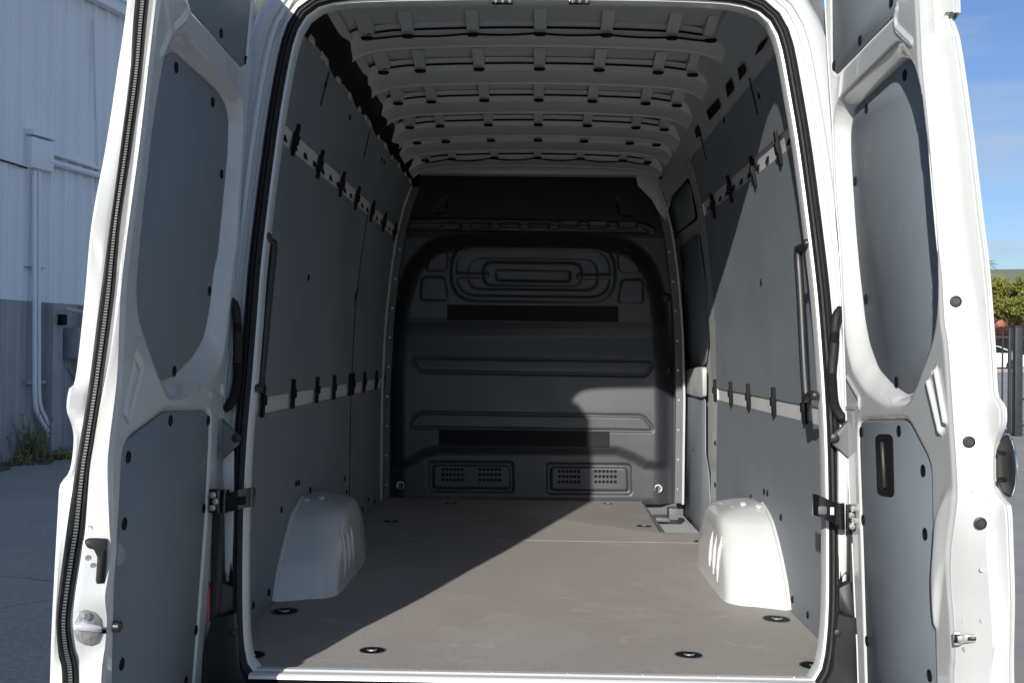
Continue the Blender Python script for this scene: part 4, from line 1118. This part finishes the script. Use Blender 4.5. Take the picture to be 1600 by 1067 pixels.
# ------------------------------------------------------------------ parked car
def car(loc, rz):
    root = empty('parked_car', loc)
    tag(root, 'silver car parked on the street behind the iron fence', 'car')
    R = Matrix.Rotation(rz, 3, 'Z'); O = Vector(loc)
    T = lambda x, y, z: O + R @ Vector((x, y, z))
    # section along length x: (x, half width, sill, belt, roof)
    prof = [(-2.25, .70, .42, .62, .64), (-2.15, .82, .30, .80, .83), (-1.6, .87, .24, .92, .96), (-1.1, .89, .22, .96, 1.05), (-.55, .90, .22, .97, 1.38), (0.1, .90, .22, .97, 1.45), (.7, .90, .22, .97, 1.42), (1.4, .89, .22, .98, 1.16), (1.75, .87, .24, .97, 1.02), (2.15, .82, .30, .86, .90), (2.28, .70, .42, .6, .62)]
    rings = []
    for x, w, s0, bl, rf in prof:
        wr = w * (0.74 if rf > 1.1 else 0.92)
        rings.append([T(x, -w * .92, s0), T(x, -w, (s0 + bl) / 2), T(x, -w * .98, bl), T(x, -wr, rf - .04), T(x, 0, rf), T(x, wr, rf - .04), T(x, w * .98, bl), T(x, w, (s0 + bl) / 2), T(x, w * .92, s0)])
    loft('car_body', rings, 'carpaint', root, closed=True, caps=True, autos=35)
    for s in (-1, 1):
        for pts in ([(-.95, 1.0), (-.52, 1.30), (.08, 1.37), (.08, 1.0)], [(.14, 1.0), (.14, 1.37), (.66, 1.34), (1.25, 1.06), (1.2, 1.0)]):
            P = [T(x, s * (.895 - (z - .97) * .52), z) for x, z in pts]
            n = (P[1] - P[0]).cross(P[2] - P[0]).normalized(); 
            if n.dot(R @ Vector((0, s, 0))) < 0: n = -n
            plate('side_window', P, n, 0.012, 'glass', root, bev=0.002)
        for x in (-1.38, 1.36):
            w = lathe('wheel', T(x, s * .80, .32), R @ Vector((0, s, 0)), [(.18, -.02), (.30, -.02), (.32, .0), (.32, .10), (.30, .115), (.2, .11)], 'tyre', root, seg=20)
            lathe('rim', T(x, s * .80, .32), R @ Vector((0, s, 0)), [(.2, .05), (.2, .118), (.16, .09), (.05, .09), (.04, .12)], 'steel', w, seg=14)
        lathe('headlamp', T(-2.17, s * .62, .68), R @ Vector((-1, s * .4, 0)), [(.11, -.05), (.10, .01), (.05, .03)], 'alu', root, seg=12)
        lathe('tail_lamp', T(2.20, s * .62, .74), R @ Vector((1, s * .4, 0)), [(.11, -.05), (.10, .01), (.05, .03)], 'red', root, seg=12)
    return root
cp = onY(1553, 578, 58.6)
car((cp.x - 0.75, 58.6, 0.9), 0.0)

# ------------------------------------------------------------------ tile-roofed house
hY0 = 72.0
hc0 = onY(1590, 540, hY0)
house = empty('tiled_house', (hc0.x, hY0, 0.9))
tag(house, 'low stone house with a red clay tile roof across the street', 'house')
box('wall', (hc0.x + 2, hY0 + 3.2, 0.9 + 1.15), (14, 6, 2.5), 'stone', house)
eave, ridge = 3.2, 4.75
NT = 26
for r in range(3):
    for k in range(NT):
        x = hc0.x - 5.2 + k * 0.55
        y0, y1 = hY0 - 0.7 + r * 1.15, hY0 - 0.7 + (r + 1) * 1.15 + 0.08
        z0, z1 = eave + (ridge - eave) * r / 3 + 0.05, eave + (ridge - eave) * (r + 1) / 3 + 0.02
        if r == 0 and k == 0:
            bm = bmesh.new()
            for yy, zz in ((y0, z0), (y1, z1)): pass
            R1 = [[bm.verts.new((0.25 * math.cos(a), 0, 0.17 * math.sin(a)))for a in np.linspace(0, math.pi, 7)], [bm.verts.new((0.23 * math.cos(a), y1 - y0, z1 - z0 + 0.15 * math.sin(a))) for a in np.linspace(0, math.pi, 7)]]
            for q in range(6): bm.faces.new((R1[0][q], R1[0][q + 1], R1[1][q + 1], R1[1][q]))
            bm.faces.new(R1[0]); bm.faces.new(list(reversed(R1[1])))
            tile0 = bm_obj('roof_tile', bm, 'tile', None, autos=40); tile0.location = (x, y0, z0); o = tile0
        else:
            o = bpy.data.objects.new('roof_tile', tile0.data); COL.objects.link(o); o.location = (x + random.uniform(-.03, .03), y0 + random.uniform(-.05, .05), z0)
        o.parent = house; o.matrix_parent_inverse = Matrix.Translation(-Vector((hc0.x, hY0, 0.9)))
mesh_obj('roof_deck', [(hc0.x - 5.6, hY0 - .6, eave), (hc0.x + 9.4, hY0 - .6, eave), (hc0.x + 9.4, hY0 + 2.9, ridge), (hc0.x - 5.6, hY0 + 2.9, ridge), (hc0.x - 5.6, hY0 + 6.4, eave), (hc0.x + 9.4, hY0 + 6.4, eave)],
         [(0, 1, 2, 3), (3, 2, 5, 4)], 'tile', house)
for k in range(20):
    tube('ridge_tile', [(hc0.x - 5.2 + k * .72, hY0 + 2.85, ridge + .05), (hc0.x - 5.2 + k * .72 + .62, hY0 + 2.85, ridge + .08)], [0.20, 0.17], 'tilecap', house, seg=10)

# ------------------------------------------------------------------ trees
def leaf_cloud(bm, centres, n, size, rng):
    for _ in range(n):
        c, r = centres[rng.randrange(len(centres))]
        while True:
            v = Vector((rng.uniform(-1, 1), rng.uniform(-1, 1), rng.uniform(-1, 1)))
            if 0.35 < v.length < 1: break
        p = Vector(c) + Vector((v.x * r[0], v.y * r[1], v.z * r[2]))
        a = Vector((rng.gauss(0, 1), rng.gauss(0, 1), rng.gauss(0, 1))).normalized(); b_ = a.cross(Vector((rng.gauss(0, 1), rng.gauss(0, 1), rng.gauss(0, 1)))).normalized()
        s = size * rng.uniform(.6, 1.3)
        bm.faces.new([bm.verts.new(p + a * s), bm.verts.new(p + b_ * s * .55), bm.verts.new(p - a * s), bm.verts.new(p - b_ * s * .55)])
def tree(px, py_top, py_bot, Y, wid, label, seed, leaves=9000, grp='trees beyond the street'):
    rng = random.Random(seed)
    top = onY(px, py_top, Y); bot = onY(px, py_bot, Y)
    base = Vector((top.x, Y, 0.9))
    root = empty('street_tree', base); tag(root, label, 'tree', grp)
    h = top.z - bot.z; mid = (top.z + bot.z) / 2
    bm = bmesh.new()
    tube_bm(bm, [base + Vector((0, 0, -.1)), base + Vector((.1, 0, .8)), Vector((base.x - .1, Y, bot.z)), Vector((base.x, Y, mid))], [.22, .18, .15, .06], 8)
    for k in range(7):
        a = k * 0.9 + rng.random(); L_ = wid * rng.uniform(.35, .7)
        st = Vector((base.x - .05, Y, bot.z - .5 + rng.random() * .8))
        tube_bm(bm, [st, st + Vector((math.cos(a) * L_ * .5, math.sin(a) * L_ * .5, h * .25)), st + Vector((math.cos(a) * L_, math.sin(a) * L_, h * .45))], [.08, .05, .02], 6)
    bm_obj('trunk', bm, 'bark', root, autos=50)
    cs = []
    for k in range(26):
        a = rng.uniform(0, 6.28); rr = wid * math.sqrt(rng.random()) * .78
        zz = mid + h * .32 * rng.uniform(-1, 1) * (1 - .35 * (rr / wid) ** 2)
        cs.append((Vector((base.x + math.cos(a) * rr, Y + math.sin(a) * rr * .8, zz)), (wid * .24, wid * .24, h * .20)))
    bm = bmesh.new(); leaf_cloud(bm, cs, leaves, 0.085, rng)
    bm_obj('crown', bm, 'leaf', root, recalc=False)
    return root
tree(1590, 429, 506, 64.5, 2.9, 'dense green round-headed tree in front of the tiled roof', 5, 16000)
tree(1542, 427, 508, 66.0, 2.8, 'lower green bushy tree standing under the palm', 11, 12000)
tree(1655, 424, 506, 66.0, 3.0, 'broad green tree at the far end of the tiled roof', 23, 9000)
tree(1440, 440, 512, 67.0, 2.7, 'green tree between the tiled house and the open street', 31, 5000)
tree(1330, 446, 516, 70.0, 2.4, 'small green tree standing alone beside the open street', 37, 5000)
def palm(px, py, Y):
    c = onY(px, py, Y); base = Vector((c.x, Y, 0.9))
    root = empty('palm_tree', base); tag(root, 'palm tree with drooping feather fronds above the green trees', 'tree')
    bm = bmesh.new(); tube_bm(bm, [base + Vector((0, 0, -.1)), base.lerp(c, .5) + Vector((.15, 0, 0)), c], [.25, .20, .18], 10); bm_obj('trunk', bm, 'bark', root, autos=50)
    rng = random.Random(4)
    for k in range(30):
        a = k * 2.4; el = rng.uniform(-.3, 1.2); L_ = rng.uniform(1.9, 2.5)
        bm = bmesh.new(); prev = None
        sp = []
        for i in range(9):
            t = i / 8; r = L_ * t * math.cos(el * (1 - .5 * t)); z = L_ * (math.sin(el) * t - .55 * t * t)
            sp.append(c + Vector((math.cos(a) * r, math.sin(a) * r, z)))
        sd_ = Vector((-math.sin(a), math.cos(a), 0))
        for i in range(8):
            w = .42 * math.sin(math.pi * (i + .8) / 9.5)
            for s in (-1, 1):
                p = sp[i]; q = sp[i + 1]
                bm.faces.new([bm.verts.new(p), bm.verts.new(p.lerp(q, .6)), bm.verts.new(q + sd_ * s * w + Vector((0, 0, -.18 * w)))])
        bm_obj('frond', bm, 'palmleaf', root, recalc=False)
palm(1541, 414, 190)

# ------------------------------------------------------------------ metal building on the left
ang = math.atan(417 / FPX)
q0 = onZ(60, 716, 0)                          # base point seen by the conduits
bd = Vector((math.sin(ang), math.cos(ang), 0)); bn = Vector((math.cos(ang), -math.sin(ang), 0))
bld = empty('metal_building', q0)
tag(bld, 'tall white ribbed metal building with a grey lower wall and conduits', 'building')
def B(s, z, o=0.0): return q0 + bd * s + bn * o + Vector((0, 0, z))
def onB(px, py, o=0.0): return onP(px, py, q0 + bn * o, bn)
def bs(px, py, o=0.0): p = onB(px, py, o); return (p - q0).dot(bd), p.z
zsplit = onB(60, 472).z
ev0 = onB(145, 4).z; 
eaveZ = onB(170, 18).z
def sheet(name, s0, s1, z0, z1, mat, lift=0.0, ribs=3):
    prof = []
    w = (s1 - s0) / ribs
    for k in range(ribs):
        a = s0 + k * w
        prof += [(a, 0.042), (a + .035, 0.042), (a + .065, 0.0), (a + w * .36, 0.0), (a + w * .38, .006), (a + w * .42, .006), (a + w * .44, 0), (a + w * .64, 0.0), (a + w * .66, .006), (a + w * .70, .006), (a + w * .72, 0), (a + w - .035, 0.0)]
    prof += [(s1, 0.042)]
    V = [B(s, z0, d + lift) for s, d in prof] + [B(s, z1, d + lift) for s, d in prof]
    n = len(prof)
    return mesh_obj(name, V, [(i, i + 1, n + i + 1, n + i) for i in range(n - 1)], mat, bld)
ww = 0.90
for k in range(-8, 16):
    s0 = -2.0 + k * ww
    sheet('siding_sheet', s0, s0 + ww - 0.001, zsplit, eaveZ + 0.3, 'siding', 0.012)
    if s0 > -0.05 and s0 < 2.0: sheet('lower_sheet', s0, s0 + ww - .001, 0.0, zsplit + 0.02, 'wainscot2', 0.0)
    else: sheet('lower_sheet', s0, s0 + ww - .001, 0.0, zsplit + 0.02, 'wainscot', 0.0)
# body behind the sheets and an unseen block added behind left to shade the ground
L0, L1 = -9.0, 12.0
def prism(name, pts, z0, z1, mat, parent):
    n = len(pts); V = [(p.x, p.y, z0) for p in pts] + [(p.x, p.y, z1) for p in pts]
    F = [tuple(range(n)), tuple(range(n, 2 * n))] + [(i, (i + 1) % n, n + (i + 1) % n, n + i) for i in range(n)]
    bm = bmesh.new(); vs = [bm.verts.new(v) for v in V]
    for f in F: bm.faces.new([vs[i] for i in f])
    return bm_obj(name, bm, mat, parent)
prism('building_core', [B(L0, 0, -.02), B(L1, 0, -.02), B(L1, 0, -14), B(L0, 0, -14)], 0, eaveZ + .28, 'siding', bld)
cY = -4.0; cX = -3.0 - 0.296 * 4
wl = B(L0, 0, -.5)
prism('shade_block', [Vector((cX, cY, 0)), Vector((cX - 2.5, cY - 8, 0)), Vector((wl.x - 12, cY - 8, 0)), Vector((wl.x - 12, wl.y, 0)), Vector((wl.x, wl.y, 0)), Vector((wl.x - .8, cY, 0))], 0, 8.2, 'siding', bld)
# gutter, roof edge
bm = bmesh.new()
for o0, o1, z0, z1 in ((0.045, 0.19, eaveZ - .02, eaveZ + .15), (0.045, 0.24, eaveZ + .15, eaveZ + .19)):
    P = [B(s, z, o) for s in (L0, L1) for o, z in ((o0, z0), (o1, z0), (o1, z1), (o0, z1))]
    vs = [bm.verts.new(p) for p in P]
    for f in ((0, 1, 2, 3), (7, 6, 5, 4), (0, 4, 5, 1), (1, 5, 6, 2), (2, 6, 7, 3), (3, 7, 4, 0)): bm.faces.new([vs[i] for i in f])
bm_obj('gutter', bm, 'siding', bld)
# slab along the roof, standing seams above the gutter
for k in range(14):
    s = 1.0 + .6 * k
    tube('roof_seam', [B(s, eaveZ + .2, .2), B(s, eaveZ + 1.2, -3.0)], .03, 'siding', bld, seg=5)
mesh_obj('roof_slope', [B(L0, eaveZ + .19, .2), B(L1, eaveZ + .19, .2), B(L1, eaveZ + 1.4, -4), B(L0, eaveZ + 1.4, -4)], [(0, 1, 2, 3)], 'siding', bld)
def bbox(name, a, b, o0, o1, mat, parent=bld, bev=0.0):
    s0, z0 = bs(*a); s1, z1 = bs(*b)
    c = B((s0 + s1) / 2, (z0 + z1) / 2, (o0 + o1) / 2)
    rot = Matrix((bn, bd, Vector((0, 0, 1)))).transposed()
    return box(name, c, (abs(o1 - o0), abs(s1 - s0), abs(z1 - z0)), mat, parent, rot=rot, bev=bev)
bbox('junction_box', (38, 214), (72, 270), 0.012, 0.13, 'siding', bev=0.006)
bbox('junction_box_lid', (37, 210), (76, 213), 0.012, 0.15, 'siding')
# wall conduits
def pipe(pts, r, o=0.09, mat='siding', seg=10): tube('conduit', crom([onB(*q, o) for q in pts], 40), r, mat, bld, seg=seg)
pipe([(54, 268), (54, 400), (54, 560), (55, 630), (63, 655), (77, 680), (79, 712)], 0.032, .10)
pipe([(61, 268), (61, 400), (61, 560), (62, 625), (70, 650), (81, 675), (84, 710)], 0.026, .10)
tube('service_cable', crom([onB(0, 250, .06), onB(20, 256, .06), onB(42, 263, .08)], 12), 0.014, 'black', bld, seg=6)
for z, dx in ((418, 0), (597, 0)):
    bbox('pipe_strut', (36, z - 2), (64, z + 2), 0.02, 0.085, 'rust')
bbox('surface_trunking', (76, 236), (150, 262), 0.035, 0.06, 'siding')
tube('trunking_pipe', [onB(75, 252, .10), onB(110, 262, .10), onB(150, 273, .10), onB(175, 279, .10)], 0.045, 'siding', bld, seg=10)
tube('trunking_pipe', [onB(75, 238, .09), onB(110, 249, .09), onB(150, 262, .09), onB(175, 269, .09)], 0.03, 'siding', bld, seg=10)
tube('drop_pipe', [onB(148, 30, .08), onB(151, 160, .08), onB(156, 300, .08)], 0.022, 'siding', bld, seg=8)
bbox('wall_post', (69, 475), (80, 706), 0.03, 0.16, 'wainscot')
bbox('small_fixture', (75, 491), (83, 508), 0.16, 0.24, 'plug', bev=0.01)
# electrical cabinet with its frame
bbox('cabinet', (95, 512), (116, 560), 0.05, 0.30, 'wainscot', bev=0.01)
bbox('frame_post', (101, 484), (107, 700), 0.32, 0.40, 'rust')
tube('frame_top', [onB(101, 483, .36), onB(140, 490, .36)], 0.035, 'rust', bld, seg=6)
tube('frame_brace', [onB(106, 575, .36), onB(125, 605, .36)], 0.025, 'wainscot2', bld, seg=6)
bbox('meter_box', (108, 520), (124, 560), 0.30, 0.42, 'wainscot', bev=0.02)
bbox('base_strip', (0, 707), (150, 703), 0.0, 0.05, 'rust')

# weeds along the wall foot
rng = random.Random(9)
bm = bmesh.new()
def tuft(s, o, h, n, spread):
    for _ in range(n):
        p = B(s + rng.gauss(0, spread), 0, o + abs(rng.gauss(0, .10)))
        l = Vector((rng.gauss(0, .22), rng.gauss(0, .22), 1)).normalized() * h * rng.uniform(.4, 1.1)
        w = Vector((rng.gauss(0, 1), rng.gauss(0, 1), 0)).normalized() * .012
        bm.faces.new([bm.verts.new(p - w), bm.verts.new(p + w), bm.verts.new(p + l)])
        for _k in range(2):
            q = p + l * rng.uniform(.3, .95); a = Vector((rng.gauss(0, 1), rng.gauss(0, 1), rng.gauss(0, .6))).normalized() * .05; b2 = Vector((rng.gauss(0, 1), rng.gauss(0, 1), rng.gauss(0, 1))).normalized() * .02
            bm.faces.new([bm.verts.new(q - b2), bm.verts.new(q + a), bm.verts.new(q + b2)])
s_a = bs(25, 712)[0]; s_b = bs(100, 708)[0]
tuft(s_a, .15, .75, 70, .07); tuft(s_a + .05, .2, .45, 80, .10); tuft(s_b, .3, .17, 260, .25); tuft(bs(65, 712)[0], .2, .16, 70, .12); tuft(bs(4, 712)[0], .25, .15, 80, .15)
wd = bm_obj('weeds', bm, 'weed', recalc=False); tag(wd, 'patchy green and dry weeds along the foot of the metal building', 'weeds', kind='stuff')
dirt = new_mat('dirt', (0.10, 0.085, 0.065), 0.95, var=0.4, vscale=5, bump=0.8, bscale=40)
V = []; N_ = 60
for i in range(N_):
    s = -6 + 14 * i / (N_ - 1); V += [tuple(B(s, .004, 0)), tuple(B(s, .010, .45 + .18 * math.sin(i * 1.7) + .1 * rng.random()))]
ds = mesh_obj('dirt_verge', V, [(2 * i, 2 * i + 1, 2 * i + 3, 2 * i + 2) for i in range(N_ - 1)], dirt); tag(ds, kind='structure')
